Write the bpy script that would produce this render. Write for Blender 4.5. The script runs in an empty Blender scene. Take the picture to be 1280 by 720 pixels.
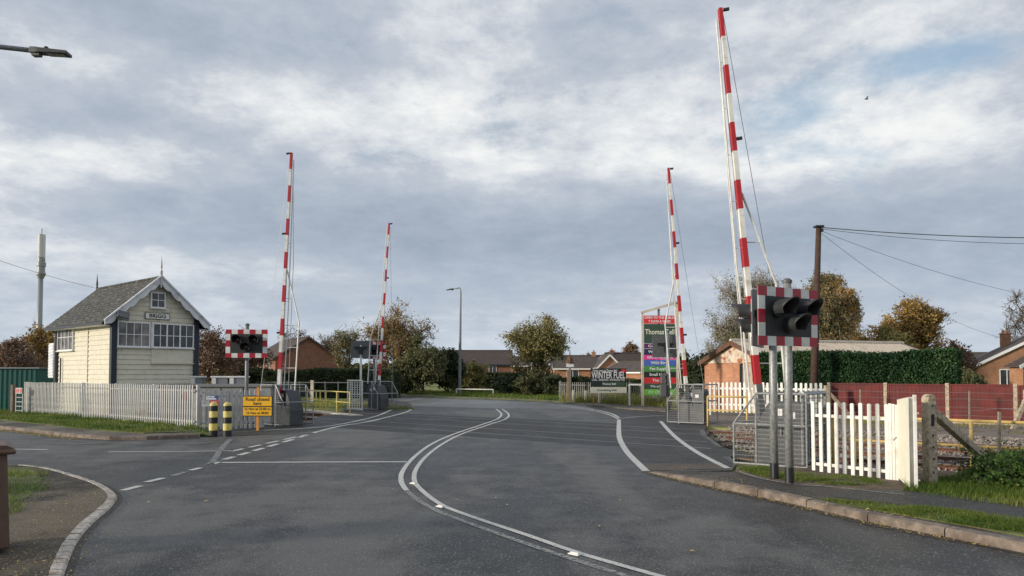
import bpy, math, random
import numpy as np
from mathutils import Vector, Matrix, noise
C = bpy.data.collections.new('level_crossing'); bpy.context.scene.collection.children.link(C)
R = math.radians
# ------------------------------------------------------------------ camera
F, E, PITCH = 924.0, 1.6, R(2.0)
SH = 108 / F - math.tan(PITCH)
cam = bpy.data.cameras.new('camera'); cam.sensor_width = 36; cam.lens = F * 36 / 1280
cam.shift_y = SH * F / 1280; cam.clip_end = 6000; cam.clip_start = 0.05
co = bpy.data.objects.new('camera', cam); C.objects.link(co)
co.location = (0, 0, E); co.rotation_euler = (math.pi / 2 + PITCH, 0, 0)
bpy.context.scene.camera = co

def ray(px, py):
    cx, cy = (px - 640) / F, (360 - py) / F + SH
    return cx, math.cos(PITCH) - cy * math.sin(PITCH), math.sin(PITCH) + cy * math.cos(PITCH)
def G(px, py, z=0.0):                       # a surveyed ground point (photo pixel -> ground)
    x, y, d = ray(px, py); t = (z - E) / d
    return Vector((x * t, y * t, z))
def P(px, py, D):                           # a point at distance D
    x, y, d = ray(px, py); t = D / y
    return Vector((x * t, D, E + d * t))
UX, UY = 0.775, -0.632                      # along the railway (towards right and near)
_l = math.hypot(UX, UY); UX /= _l; UY /= _l
NX, NY = -UY, UX                            # across the railway (away from the camera)
RA = math.atan2(UY, UX)
def RW(s, n, z=0.0): return Vector((s * UX + n * NX, s * UY + n * NY, z))
def SN(v): return (v.x * UX + v.y * UY, v.x * NX + v.y * NY)

# ------------------------------------------------------------------ materials
MATS = {}
def mat(name, col, rough=0.6, metal=0.0, var=0.12, scale=8.0, bump=0.0, bscale=60.0, col2=None, spec=0.5, detail=4.0, thr=None, rvar=0.0, tint=None):
    if name in MATS: return MATS[name]
    m = bpy.data.materials.new(name); m.use_nodes = True; MATS[name] = m
    nt = m.node_tree; N = nt.nodes; L = nt.links; b = N['Principled BSDF']
    b.inputs['Roughness'].default_value = rough; b.inputs['Metallic'].default_value = metal
    b.inputs['Specular IOR Level'].default_value = spec
    tc = N.new('ShaderNodeTexCoord'); nz = N.new('ShaderNodeTexNoise')
    nz.inputs['Scale'].default_value = scale; nz.inputs['Detail'].default_value = detail; nz.inputs['Roughness'].default_value = 0.6
    L.new(tc.outputs['Object'], nz.inputs['Vector'])
    r = N.new('ShaderNodeValToRGB')
    c1 = tuple(max(0, c * (1 - var)) for c in col); c2 = col2 or tuple(min(1, c * (1 + var)) for c in col)
    r.color_ramp.elements[0].color = (*c1, 1); r.color_ramp.elements[1].color = (*c2, 1)
    lo, hi = thr or (0.35, 0.65)
    r.color_ramp.elements[0].position = lo; r.color_ramp.elements[1].position = hi
    L.new(nz.outputs['Fac'], r.inputs['Fac'])
    out = r.outputs['Color']
    if tint:                                # broad dirt staining
        n3 = N.new('ShaderNodeTexNoise'); n3.inputs['Scale'].default_value = tint[1]; n3.inputs['Detail'].default_value = 6
        L.new(tc.outputs['Object'], n3.inputs['Vector'])
        mr = N.new('ShaderNodeMapRange'); mr.inputs[1].default_value = tint[2]; mr.inputs[2].default_value = tint[3]
        L.new(n3.outputs['Fac'], mr.inputs[0])
        mx = N.new('ShaderNodeMix'); mx.data_type = 'RGBA'
        L.new(mr.outputs[0], mx.inputs[0]); L.new(out, mx.inputs[6]); mx.inputs[7].default_value = (*tint[0], 1)
        out = mx.outputs[2]
    L.new(out, b.inputs['Base Color'])
    if rvar:
        mr = N.new('ShaderNodeMapRange'); mr.inputs[3].default_value = rough - rvar; mr.inputs[4].default_value = rough + rvar
        L.new(nz.outputs['Fac'], mr.inputs[0]); L.new(mr.outputs[0], b.inputs['Roughness'])
    if bump:
        n2 = N.new('ShaderNodeTexNoise'); n2.inputs['Scale'].default_value = bscale; n2.inputs['Detail'].default_value = 3
        L.new(tc.outputs['Object'], n2.inputs['Vector'])
        bp = N.new('ShaderNodeBump'); bp.inputs['Strength'].default_value = bump; bp.inputs['Distance'].default_value = 0.01
        L.new(n2.outputs['Fac'], bp.inputs['Height']); L.new(bp.outputs[0], b.inputs['Normal'])
    return m

def asphalt(name, base, light, rough=0.62, patch=0.5, spec=0.5):
    m = bpy.data.materials.new(name); m.use_nodes = True
    nt = m.node_tree; N = nt.nodes; L = nt.links; b = N['Principled BSDF']
    tc = N.new('ShaderNodeTexCoord')
    def nz(scale, detail, rg=0.55, map=None):
        n = N.new('ShaderNodeTexNoise'); n.inputs['Scale'].default_value = scale; n.inputs['Detail'].default_value = detail
        n.inputs['Roughness'].default_value = rg
        if map:
            mp = N.new('ShaderNodeMapping'); mp.inputs['Rotation'].default_value = (0, 0, map[0]); mp.inputs['Scale'].default_value = map[1]
            L.new(tc.outputs['Object'], mp.inputs[0]); L.new(mp.outputs[0], n.inputs['Vector'])
        else: L.new(tc.outputs['Object'], n.inputs['Vector'])
        return n.outputs['Fac']
    big = nz(0.42, 8, 0.62, (0.3, (1.0, 0.28, 1))); mid = nz(1.6, 6, .65); grit = nz(48, 6, .8)
    v = N.new('ShaderNodeTexVoronoi'); v.inputs['Scale'].default_value = 55; L.new(tc.outputs['Object'], v.inputs['Vector'])
    def mathn(op, a, c):
        n = N.new('ShaderNodeMath'); n.operation = op
        for i, q in enumerate((a, c)):
            if isinstance(q, (int, float)): n.inputs[i].default_value = q
            else: L.new(q, n.inputs[i])
        return n.outputs[0]
    b.inputs['Specular IOR Level'].default_value = spec
    f = mathn('ADD', mathn('MULTIPLY', mathn('SUBTRACT', big, 0.5), 7.5 * patch), mathn('MULTIPLY', mathn('SUBTRACT', mid, 0.5), 2.4))
    f = mathn('ADD', f, mathn('MULTIPLY', mathn('SUBTRACT', grit, 0.5), 4.6))
    f = mathn('ADD', f, 0.40)
    mx = N.new('ShaderNodeMix'); mx.data_type = 'RGBA'; mx.clamp_factor = True
    L.new(f, mx.inputs[0]); mx.inputs[6].default_value = (*base, 1); mx.inputs[7].default_value = (*light, 1)
    # scattered pale chippings
    sep = N.new('ShaderNodeSeparateColor'); L.new(v.outputs['Color'], sep.inputs[0])
    chip = mathn('MULTIPLY', mathn('GREATER_THAN', sep.outputs[0], 0.86), mathn('LESS_THAN', v.outputs['Distance'], 0.42))
    m2 = N.new('ShaderNodeMix'); m2.data_type = 'RGBA'; L.new(mathn('MULTIPLY', chip, 0.75), m2.inputs[0])
    L.new(mx.outputs[2], m2.inputs[6]); m2.inputs[7].default_value = (.27, .26, .235, 1)
    L.new(m2.outputs[2], b.inputs['Base Color'])
    mr = N.new('ShaderNodeMapRange'); mr.inputs[1].default_value = .3; mr.inputs[2].default_value = .7
    mr.inputs[3].default_value = rough - .18; mr.inputs[4].default_value = rough + .22
    L.new(big, mr.inputs[0]); L.new(mr.outputs[0], b.inputs['Roughness'])
    bp = N.new('ShaderNodeBump'); bp.inputs['Strength'].default_value = 0.55; bp.inputs['Distance'].default_value = 0.006
    L.new(mathn('ADD', grit, mathn('MULTIPLY', v.outputs['Distance'], .8)), bp.inputs['Height']); L.new(bp.outputs[0], b.inputs['Normal'])
    return m

def paint_worn(name, col, wear=0.45, soft=.12, scale=14):
    m = bpy.data.materials.new(name); m.use_nodes = True
    nt = m.node_tree; N = nt.nodes; L = nt.links; b = N['Principled BSDF']; b.inputs['Roughness'].default_value = .65
    tc = N.new('ShaderNodeTexCoord'); n = N.new('ShaderNodeTexNoise'); n.inputs['Scale'].default_value = scale; n.inputs['Detail'].default_value = 9; n.inputs['Roughness'].default_value = .75
    L.new(tc.outputs['Object'], n.inputs['Vector'])
    n2 = N.new('ShaderNodeTexNoise'); n2.inputs['Scale'].default_value = 3; L.new(tc.outputs['Object'], n2.inputs['Vector'])
    r = N.new('ShaderNodeValToRGB'); r.color_ramp.elements[0].color = (*[c * .6 for c in col], 1); r.color_ramp.elements[1].color = (*col, 1)
    L.new(n2.outputs['Fac'], r.inputs[0]); L.new(r.outputs[0], b.inputs['Base Color'])
    mr = N.new('ShaderNodeMapRange'); mr.inputs[1].default_value = wear - soft; mr.inputs[2].default_value = wear + soft * .3
    L.new(n.outputs['Fac'], mr.inputs[0]); L.new(mr.outputs[0], b.inputs['Alpha'])
    return m

def brickmat(name, c1, c2, mortar, scale=1.0, roof=False, rough=0.85, lichen=None):
    m = bpy.data.materials.new(name); m.use_nodes = True
    nt = m.node_tree; N = nt.nodes; L = nt.links; b = N['Principled BSDF']; b.inputs['Roughness'].default_value = rough
    tc = N.new('ShaderNodeTexCoord'); sp = N.new('ShaderNodeSeparateXYZ'); L.new(tc.outputs['Object'], sp.inputs[0])
    cb = N.new('ShaderNodeCombineXYZ')
    if roof: L.new(sp.outputs['Y'], cb.inputs[0]); L.new(sp.outputs['Z'], cb.inputs[1])
    else:
        a = N.new('ShaderNodeMath'); L.new(sp.outputs['X'], a.inputs[0]); L.new(sp.outputs['Y'], a.inputs[1])
        L.new(a.outputs[0], cb.inputs[0]); L.new(sp.outputs['Z'], cb.inputs[1])
    bt = N.new('ShaderNodeTexBrick'); bt.inputs['Scale'].default_value = 1.0
    bt.inputs['Brick Width'].default_value = .225 * scale; bt.inputs['Row Height'].default_value = .075 * scale
    bt.inputs['Mortar Size'].default_value = .008 * scale; bt.inputs['Color1'].default_value = (*c1, 1)
    bt.inputs['Color2'].default_value = (*c2, 1); bt.inputs['Mortar'].default_value = (*mortar, 1)
    L.new(cb.outputs[0], bt.inputs['Vector'])
    nz = N.new('ShaderNodeTexNoise'); nz.inputs['Scale'].default_value = 2.2; nz.inputs['Detail'].default_value = 8; nz.inputs['Roughness'].default_value = .7
    L.new(tc.outputs['Object'], nz.inputs['Vector'])
    mx = N.new('ShaderNodeMix'); mx.data_type = 'RGBA'; mx.blend_type = 'MULTIPLY'; mx.inputs[0].default_value = .5
    r = N.new('ShaderNodeValToRGB'); r.color_ramp.elements[0].position = .3; r.color_ramp.elements[0].color = (.45, .45, .45, 1)
    r.color_ramp.elements[1].position = .7; r.color_ramp.elements[1].color = (1.3, 1.3, 1.3, 1)
    L.new(nz.outputs['Fac'], r.inputs[0]); L.new(bt.outputs['Color'], mx.inputs[6]); L.new(r.outputs[0], mx.inputs[7])
    out = mx.outputs[2]
    if lichen:
        n2 = N.new('ShaderNodeTexNoise'); n2.inputs['Scale'].default_value = 5.5; n2.inputs['Detail'].default_value = 9; n2.inputs['Roughness'].default_value = .72
        mp = N.new('ShaderNodeMapping'); mp.inputs['Scale'].default_value = (2.6, .8, 1.6); L.new(tc.outputs['Object'], mp.inputs[0]); L.new(mp.outputs[0], n2.inputs['Vector'])
        mr = N.new('ShaderNodeMapRange'); mr.inputs[1].default_value = .52; mr.inputs[2].default_value = .66; L.new(n2.outputs['Fac'], mr.inputs[0])
        m3 = N.new('ShaderNodeMix'); m3.data_type = 'RGBA'; L.new(mr.outputs[0], m3.inputs[0]); L.new(out, m3.inputs[6]); m3.inputs[7].default_value = (*lichen, 1)
        out = m3.outputs[2]
    L.new(out, b.inputs['Base Color'])
    bp = N.new('ShaderNodeBump'); bp.inputs['Strength'].default_value = .6; bp.inputs['Distance'].default_value = .012; bp.invert = True
    L.new(bt.outputs['Fac'], bp.inputs['Height']); L.new(bp.outputs[0], b.inputs['Normal'])
    return m

def leafmat(name, cols, trans=.25):
    m = bpy.data.materials.new(name); m.use_nodes = True
    nt = m.node_tree; N = nt.nodes; L = nt.links; b = N['Principled BSDF']; b.inputs['Roughness'].default_value = .6
    b.inputs['Specular IOR Level'].default_value = .3
    g = N.new('ShaderNodeNewGeometry'); tc = N.new('ShaderNodeTexCoord')
    nz = N.new('ShaderNodeTexNoise'); nz.inputs['Scale'].default_value = .55; nz.inputs['Detail'].default_value = 3
    L.new(tc.outputs['Object'], nz.inputs['Vector'])
    a = N.new('ShaderNodeMath'); a.operation = 'MULTIPLY_ADD'; L.new(g.outputs['Random Per Island'], a.inputs[0]); a.inputs[1].default_value = .55
    s = N.new('ShaderNodeMath'); s.operation = 'MULTIPLY_ADD'; L.new(nz.outputs['Fac'], s.inputs[0]); s.inputs[1].default_value = 1.7; s.inputs[2].default_value = -.62
    L.new(s.outputs[0], a.inputs[2])
    r = N.new('ShaderNodeValToRGB'); L.new(a.outputs[0], r.inputs[0])
    while len(r.color_ramp.elements) < len(cols): r.color_ramp.elements.new(.5)
    for i, c in enumerate(cols):
        r.color_ramp.elements[i].position = i / (len(cols) - 1); r.color_ramp.elements[i].color = (*c, 1)
    L.new(r.outputs[0], b.inputs['Base Color'])
    t = N.new('ShaderNodeBsdfTranslucent'); L.new(r.outputs[0], t.inputs['Color'])
    mx = N.new('ShaderNodeMixShader'); mx.inputs[0].default_value = trans
    L.new(b.outputs[0], mx.inputs[1]); L.new(t.outputs[0], mx.inputs[2]); L.new(mx.outputs[0], N['Material Output'].inputs[0])
    return m

# ------------------------------------------------------------------ mesh builder
class MB:
    def __init__(s): s.v = []; s.f = []; s.m = []; s.cm = 0
    def add(s, vs, fs):
        o = len(s.v); s.v += [tuple(v) for v in vs]; s.f += [tuple(i + o for i in f) for f in fs]; s.m += [s.cm] * len(fs); return s
    def box(s, c, d, rz=0, M=None):
        c = Vector(c); x, y, z = d[0] / 2, d[1] / 2, d[2] / 2
        m = M or Matrix.Rotation(rz, 3, 'Z')
        vs = [c + m @ Vector((a * x, b * y, e * z)) for a in (-1, 1) for b in (-1, 1) for e in (-1, 1)]
        return s.add(vs, [(0, 1, 3, 2), (4, 6, 7, 5), (0, 4, 5, 1), (2, 3, 7, 6), (0, 2, 6, 4), (1, 5, 7, 3)])
    def bx(s, x0, x1, y0, y1, z0, z1): return s.box(((x0 + x1) / 2, (y0 + y1) / 2, (z0 + z1) / 2), (x1 - x0, y1 - y0, z1 - z0))
    def bar(s, p, q, w, h=None, up=(0, 0, 1), w1=None, h1=None):
        p, q = Vector(p), Vector(q); d = (q - p).normalized(); u = Vector(up)
        if abs(d.dot(u)) > .98: u = Vector((0, 1, 0))
        a = d.cross(u).normalized(); b = a.cross(d).normalized(); h = h or w; w1 = w1 or w; h1 = h1 or h
        vs = [p + a * (i * w / 2) + b * (j * h / 2) for i, j in ((-1, -1), (1, -1), (1, 1), (-1, 1))] + \
             [q + a * (i * w1 / 2) + b * (j * h1 / 2) for i, j in ((-1, -1), (1, -1), (1, 1), (-1, 1))]
        return s.add(vs, [(3, 2, 1, 0), (4, 5, 6, 7), (0, 1, 5, 4), (1, 2, 6, 5), (2, 3, 7, 6), (3, 0, 4, 7)])
    def tube(s, pts, r, n=8, r1=None, cap=True):
        pts = [Vector(p) for p in pts]; k = len(pts); vs = []; fs = []
        for i, p in enumerate(pts):
            d = (pts[min(i + 1, k - 1)] - pts[max(i - 1, 0)]).normalized(); u = Vector((0, 0, 1)) if abs(d.z) < .95 else Vector((0, 1, 0))
            a = d.cross(u).normalized(); b = a.cross(d)
            rr = r[i] if isinstance(r, (list, tuple)) else (r if r1 is None else r + (r1 - r) * i / (k - 1))
            vs += [p + (a * math.cos(t) + b * math.sin(t)) * rr for t in [2 * math.pi * j / n for j in range(n)]]
        for i in range(k - 1):
            fs += [(i * n + j, i * n + (j + 1) % n, (i + 1) * n + (j + 1) % n, (i + 1) * n + j) for j in range(n)]
        if cap: fs += [tuple(range(n - 1, -1, -1)), tuple(range((k - 1) * n, k * n))]
        return s.add(vs, fs)
    def lathe(s, prof, n=16, c=(0, 0, 0)):
        vs = []; fs = []; k = len(prof)
        for r, z in prof: vs += [(c[0] + r * math.cos(2 * math.pi * j / n), c[1] + r * math.sin(2 * math.pi * j / n), c[2] + z) for j in range(n)]
        for i in range(k - 1): fs += [(i * n + j, i * n + (j + 1) % n, (i + 1) * n + (j + 1) % n, (i + 1) * n + j) for j in range(n)]
        fs += [tuple(range(n - 1, -1, -1)), tuple(range((k - 1) * n, k * n))]
        return s.add(vs, fs)
    def prism(s, pts, axis, a0, a1):
        """pts 2-D outline extruded along axis ('x','y','z') between a0 and a1"""
        def mk(p, a): return {'x': (a, p[0], p[1]), 'y': (p[0], a, p[1]), 'z': (p[0], p[1], a)}[axis]
        n = len(pts); vs = [mk(p, a0) for p in pts] + [mk(p, a1) for p in pts]
        fs = [tuple(range(n - 1, -1, -1)), tuple(range(n, 2 * n))] + [(i, (i + 1) % n, n + (i + 1) % n, n + i) for i in range(n)]
        return s.add(vs, fs)
    def build(s, name, mats, parent=None, loc=None, bevel=0, smooth=False):
        me = bpy.data.meshes.new(name); me.from_pydata(s.v, [], s.f)
        if not isinstance(mats, (list, tuple)): mats = [mats]
        for m in mats: me.materials.append(m)
        if len(mats) > 1: me.polygons.foreach_set('material_index', s.m)
        if smooth: me.polygons.foreach_set('use_smooth', [True] * len(s.f))
        import bmesh
        bm = bmesh.new(); bm.from_mesh(me); bmesh.ops.recalc_face_normals(bm, faces=bm.faces); bm.to_mesh(me); bm.free()
        me.update()
        o = bpy.data.objects.new(name, me); C.objects.link(o)
        if parent: o.parent = parent
        if loc is not None: o.location = loc
        if bevel:
            b = o.modifiers.new('bevel', 'BEVEL'); b.width = bevel; b.segments = 2; b.limit_method = 'ANGLE'
        return o
def tag(o, label, cat, group=None, kind=None):
    if label: o['label'] = label
    if cat: o['category'] = cat
    if group: o['group'] = group
    if kind: o['kind'] = kind
    return o
def empty(name, loc, rz, label, cat, group=None):
    o = bpy.data.objects.new(name, None); C.objects.link(o); o.location = loc; o.rotation_euler = (0, 0, rz); o.empty_display_size = .2
    return tag(o, label, cat, group)
def struct(o): o['kind'] = 'structure'; return o
def dup(o, parent=None, loc=None):
    c = o.copy(); C.objects.link(c)
    if parent: c.parent = parent
    if loc is not None: c.location = loc
    return c
def sheet(name, pts, m, z=None, thick=0):
    """flat (or gently sloping) surface with optional skirt"""
    import bmesh
    from mathutils.geometry import tessellate_polygon
    pts = [Vector((p[0], p[1], p[2] if z is None else z)) for p in pts]
    fs = [tuple(t) for t in tessellate_polygon([pts])]
    b = MB(); b.add(pts, fs)
    if thick:
        n = len(pts); b.add(pts + [p - Vector((0, 0, thick)) for p in pts], [(i, (i + 1) % n, n + (i + 1) % n, n + i) for i in range(n)])
    o = b.build(name, m)
    me = o.data                              # make tops face up
    for p in me.polygons:
        if abs(p.normal.z) > .7 and p.normal.z < 0: p.flip()
    return o
def smoothline(pts, k=6):
    out = []; n = len(pts)
    for i in range(n - 1):
        p0, p1, p2, p3 = pts[max(i - 1, 0)], pts[i], pts[i + 1], pts[min(i + 2, n - 1)]
        for j in range(k):
            t = j / k
            out.append(.5 * ((2 * p1) + (p2 - p0) * t + (2 * p0 - 5 * p1 + 4 * p2 - p3) * t * t + (3 * p1 - p0 - 3 * p2 + p3) * t ** 3))
    return out + [pts[-1]]
def ribbon(mb, pts, w, z=None):
    pts = [Vector(p) for p in pts]; n = len(pts); vs = []
    for i, p in enumerate(pts):
        d = pts[min(i + 1, n - 1)] - pts[max(i - 1, 0)]; d.z = 0; d.normalize(); s = Vector((-d.y, d.x, 0)) * w / 2
        a, b = p + s, p - s
        if z is not None: a.z = b.z = z
        vs += [a, b]
    mb.add(vs, [(2 * i, 2 * i + 1, 2 * i + 3, 2 * i + 2) for i in range(n - 1)])
FONT_BUILDS = []
def text(parent, s, size, loc, m, width=None, bold=0.0, name='lettering', rz=0, ex=.002):
    cu = bpy.data.curves.new(name, 'FONT'); cu.body = s; cu.size = size; cu.extrude = ex; cu.offset = bold; cu.align_x = 'CENTER'; cu.align_y = 'CENTER'
    cu.resolution_u = 3; cu.materials.append(m)
    o = bpy.data.objects.new(name, cu); C.objects.link(o); o.parent = parent; o.location = loc; o.rotation_euler = (math.pi / 2, 0, rz)
    if width: FONT_BUILDS.append((o, width))
    return o
def fit_fonts():
    bpy.context.view_layer.update()
    for o, w in FONT_BUILDS:
        if o.dimensions.x > 0: o.scale.x = w / o.dimensions.x
    bpy.context.view_layer.update(); dg = bpy.context.evaluated_depsgraph_get()
    for o in [o for o in C.objects if o.type == 'FONT']:
        me = bpy.data.meshes.new_from_object(o.evaluated_get(dg)); me.name = 'lettering'; n = bpy.data.objects.new('lettering_mesh', me); C.objects.link(n)
        n.parent = o.parent; n.location = o.location; n.rotation_euler = o.rotation_euler; n.scale = o.scale
        bpy.data.objects.remove(o); n.name = 'lettering'

# ------------------------------------------------------------------ palette
M = dict(
    road=asphalt('road_asphalt', (.012, .0122, .0126), (.115, .113, .107), .50, 1.0, .36),
    old=asphalt('old_asphalt', (.085, .087, .088), (.21, .21, .205), .46, .6),
    deck=asphalt('crossing_asphalt', (.008, .0085, .009), (.044, .044, .043), .58, .8, .28),
    path=asphalt('footway_asphalt', (.045, .038, .030), (.19, .165, .13), .75, .9, .35),
    pathdark=asphalt('new_footway_asphalt', (.010, .0105, .011), (.058, .058, .057), .62, .7, .36),
    brown=asphalt('brown_patch', (.06, .046, .036), (.15, .115, .085), .8, .5),
    paint=paint_worn('road_paint', (.70, .69, .65), .43, .13, 30),
    faded=paint_worn('faded_road_paint', (.40, .40, .38), .52, .14, 20),
    ghost=paint_worn('sealed_joint', (.3, .31, .32), .5, .2),
    kerb=mat('kerb_stone', (.20, .16, .13), .85, var=.35, scale=9, bump=.6, bscale=90, tint=((.1, .075, .06), 3, .45, .7)),
    sett=mat('granite_sett', (.47, .43, .385), .85, var=.3, scale=16, bump=.6, bscale=80, tint=((.14, .11, .09), 2.5, .5, .75)),
    soil=mat('soil', (.11, .08, .055), .95, var=.5, scale=3, bump=.9, bscale=25),
    galv=mat('galvanised_steel', (.30, .31, .31), .5, .35, var=.25, scale=22, rvar=.1),
    galvdull=mat('dull_galvanised_steel', (.21, .225, .235), .55, .3, var=.2, scale=18, tint=((.16, .12, .09), 2, .6, .8)),
    silver=mat('bright_steel_tube', (.66, .66, .63), .5, .1, var=.12),
    white=mat('white_paint', (.76, .75, .71), .55, var=.07, scale=5, tint=((.40, .38, .28), 6, .52, .80)),
    whiteold=mat('weathered_white_paint', (.68, .68, .66), .65, var=.12, scale=6, tint=((.32, .31, .27), 3, .5, .8)),
    cream=mat('sunlit_gate_white', (.86, .83, .68), .55, var=.04, scale=4, tint=((.6, .5, .34), 2.5, .62, .95)),  # white gate boards, with the warm low sun put into the colour
    greyfence=mat('weathered_palisade', (.46, .46, .455), .6, .1, var=.15, scale=5, tint=((.28, .27, .25), 1.6, .48, .75)),
    red=mat('red_paint', (.46, .018, .024), .5, var=.15, scale=6, tint=((.26, .035, .03), 6, .5, .8)),
    redrefl=mat('red_reflective', (.36, .01, .03), .4, var=.06),
    black=mat('black_paint', (.012, .014, .017), .45, var=.2),
    blackmatt=mat('black_plastic', (.02, .022, .025), .6, var=.2, bump=.2),
    signgrey=mat('sign_back_grey', (.12, .125, .13), .6, .2, var=.12),
    machine=mat('machine_grey', (.055, .062, .07), .5, .1, var=.2, scale=5, tint=((.12, .115, .1), 3, .55, .8)),
    yellow=mat('yellow_paint', (.68, .57, .17), .6, var=.2, scale=9, tint=((.42, .34, .16), 4, .5, .8)),
    ochre=mat('faded_yellow_rail', (.60, .42, .14), .65, var=.15, scale=12, tint=((.36, .22, .1), 6, .52, .8)),
    signyel=mat('amber_sign_face', (.78, .42, .012), .45, var=.05),
    navy=mat('navy_paint', (.012, .022, .04), .5, var=.25),
    board=mat('cream_weatherboard', (.66, .625, .51), .7, var=.06, scale=4, bump=.3, bscale=30, tint=((.36, .33, .26), 5, .60, .85)),
    barge=mat('pale_grey_trim', (.70, .72, .76), .6, var=.08, tint=((.34, .35, .36), 3, .5, .8)),
    slate=brickmat('slate_roof', (.038, .041, .042), (.07, .072, .07), (.02, .02, .02), 1.6, True, .85, lichen=(.26, .24, .20)),
    tile=brickmat('brown_roof_tile', (.075, .052, .045), (.1, .07, .06), (.03, .022, .02), 1.9, True),
    tilegrey=brickmat('grey_roof_tile', (.085, .068, .058), (.12, .095, .082), (.05, .04, .04), 1.9, True),
    brick=brickmat('orange_brick', (.45, .17, .08), (.55, .23, .11), (.42, .34, .27)),
    brickdark=brickmat('red_brown_brick', (.24, .095, .06), (.30, .12, .075), (.2, .14, .11)),
    bricktan=brickmat('tan_brick', (.38, .165, .085), (.44, .21, .11), (.34, .25, .18)),
    render=mat('peeling_render', (.62, .53, .42), .85, var=.2, scale=3, tint=((.36, .12, .06), 5, .5, .6)),
    concrete=mat('concrete', (.46, .38, .28), .9, var=.25, scale=25, bump=.8, bscale=60, tint=((.20, .155, .105), 13, .50, .68)),
    slab=mat('pale_concrete', (.60, .54, .45), .85, var=.15, scale=4, tint=((.3, .24, .17), 2, .5, .8)),
    redfence=mat('maroon_fence', (.135, .020, .018), .75, var=.25, scale=3, bump=.3, bscale=20, tint=((.09, .02, .02), 2, .45, .7)),
    wood=mat('creosoted_pole', (.065, .036, .026), .85, var=.25, scale=7, bump=.4),
    greywood=mat('grey_timber', (.30, .25, .19), .9, var=.3, scale=12, bump=.5),
    rust=mat('rusty_rail', (.14, .07, .045), .8, .2, var=.35, scale=9),
    railtop=mat('polished_rail_head', (.45, .45, .46), .3, .8, var=.15),
    ballast=mat('ballast', (.20, .165, .14), .95, var=.5, scale=35, bump=1.0, bscale=28, tint=((.11, .075, .055), 2.5, .45, .7)),
    stone=mat('ballast_stone', (.27, .23, .20), .9, var=.45, scale=4),
    sleeper=mat('sleeper', (.16, .12, .095), .9, var=.3, scale=9),
    grassbase=mat('grass_ground', (.055, .085, .018), .95, var=.35, scale=.8, col2=(.14, .155, .04), bump=1.0, bscale=14, tint=((.13, .10, .05), 1.7, .55, .75)),
    farfield=mat('meadow', (.10, .14, .03), .95, var=.3, scale=.9, col2=(.34, .33, .085), bump=1.0, bscale=10),
    shed=mat('green_shed_steel', (.012, .10, .082), .5, .1, var=.18, scale=3, tint=((.02, .06, .05), 3, .5, .8)),
    cabinet=mat('grey_building_panel', (.20, .21, .23), .7, var=.12, scale=3, tint=((.13, .12, .11), 2, .5, .8)),
    corr=mat('corrugated_asbestos', (.52, .46, .39), .85, var=.2, scale=2, tint=((.3, .24, .18), 2, .5, .75)),
    bin=mat('brown_plastic', (.115, .066, .043), .55, var=.15, scale=5),
    upvc=mat('white_frame', (.78, .79, .8), .4, var=.03),
    bark=mat('bark', (.10, .08, .06), .95, var=.35, scale=8, bump=.6, bscale=18),
    barkpale=mat('pale_bark', (.24, .21, .17), .95, var=.35, scale=7),
    wire=mat('cable', (.03, .03, .032), .6), zinc=mat('zinc_wire', (.36, .37, .37), .5, .4),
    dirt=paint_worn('gutter_dirt', (.10, .08, .055), .56, .2, 9), yard=mat('yard_fence_steel', (.19, .195, .185), .6, .2, var=.2, scale=3), seam=paint_worn('bitumen_seam', (.012, .012, .013), .42, .1, 9),
    island=asphalt('gritty_footway', (.028, .022, .016), (.15, .125, .09), .8, .9, .3), lampgrey=mat('dark_lamp_grey', (.05, .055, .06), .5),
    sbrown=mat('finger_post_timber', (.34, .19, .07), .7, var=.2),
)
def glass(name, col, rough=.08):
    m = bpy.data.materials.new(name); m.use_nodes = True; b = m.node_tree.nodes['Principled BSDF']
    b.inputs['Base Color'].default_value = (*col, 1); b.inputs['Roughness'].default_value = rough; b.inputs['Specular IOR Level'].default_value = .7
    nt = m.node_tree; n = nt.nodes.new('ShaderNodeTexNoise'); n.inputs['Scale'].default_value = 2.3
    r = nt.nodes.new('ShaderNodeValToRGB'); r.color_ramp.elements[0].position = .4; r.color_ramp.elements[1].position = .6
    r.color_ramp.elements[0].color = (*[c * .5 for c in col], 1); r.color_ramp.elements[1].color = (*[c * 1.5 for c in col], 1)
    tc = nt.nodes.new('ShaderNodeTexCoord'); nt.links.new(tc.outputs['Object'], n.inputs['Vector'])
    nt.links.new(n.outputs['Fac'], r.inputs[0]); nt.links.new(r.outputs[0], b.inputs['Base Color'])
    return m
M['glass'] = glass('window_glass', (.035, .04, .045)); M['curtain'] = glass('glass_before_blind', (.16, .145, .14), .15)
M['lens_red'] = glass('red_lens', (.018, .003, .003), .35); M['lens_amber'] = glass('amber_lens', (.022, .010, .003), .35)
def flat(name, col, rough=.5): return mat('print_' + name, col, rough, var=.04)
rnd = random.Random(7)
# ================================================================== SETTING
KZ = .08
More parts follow.
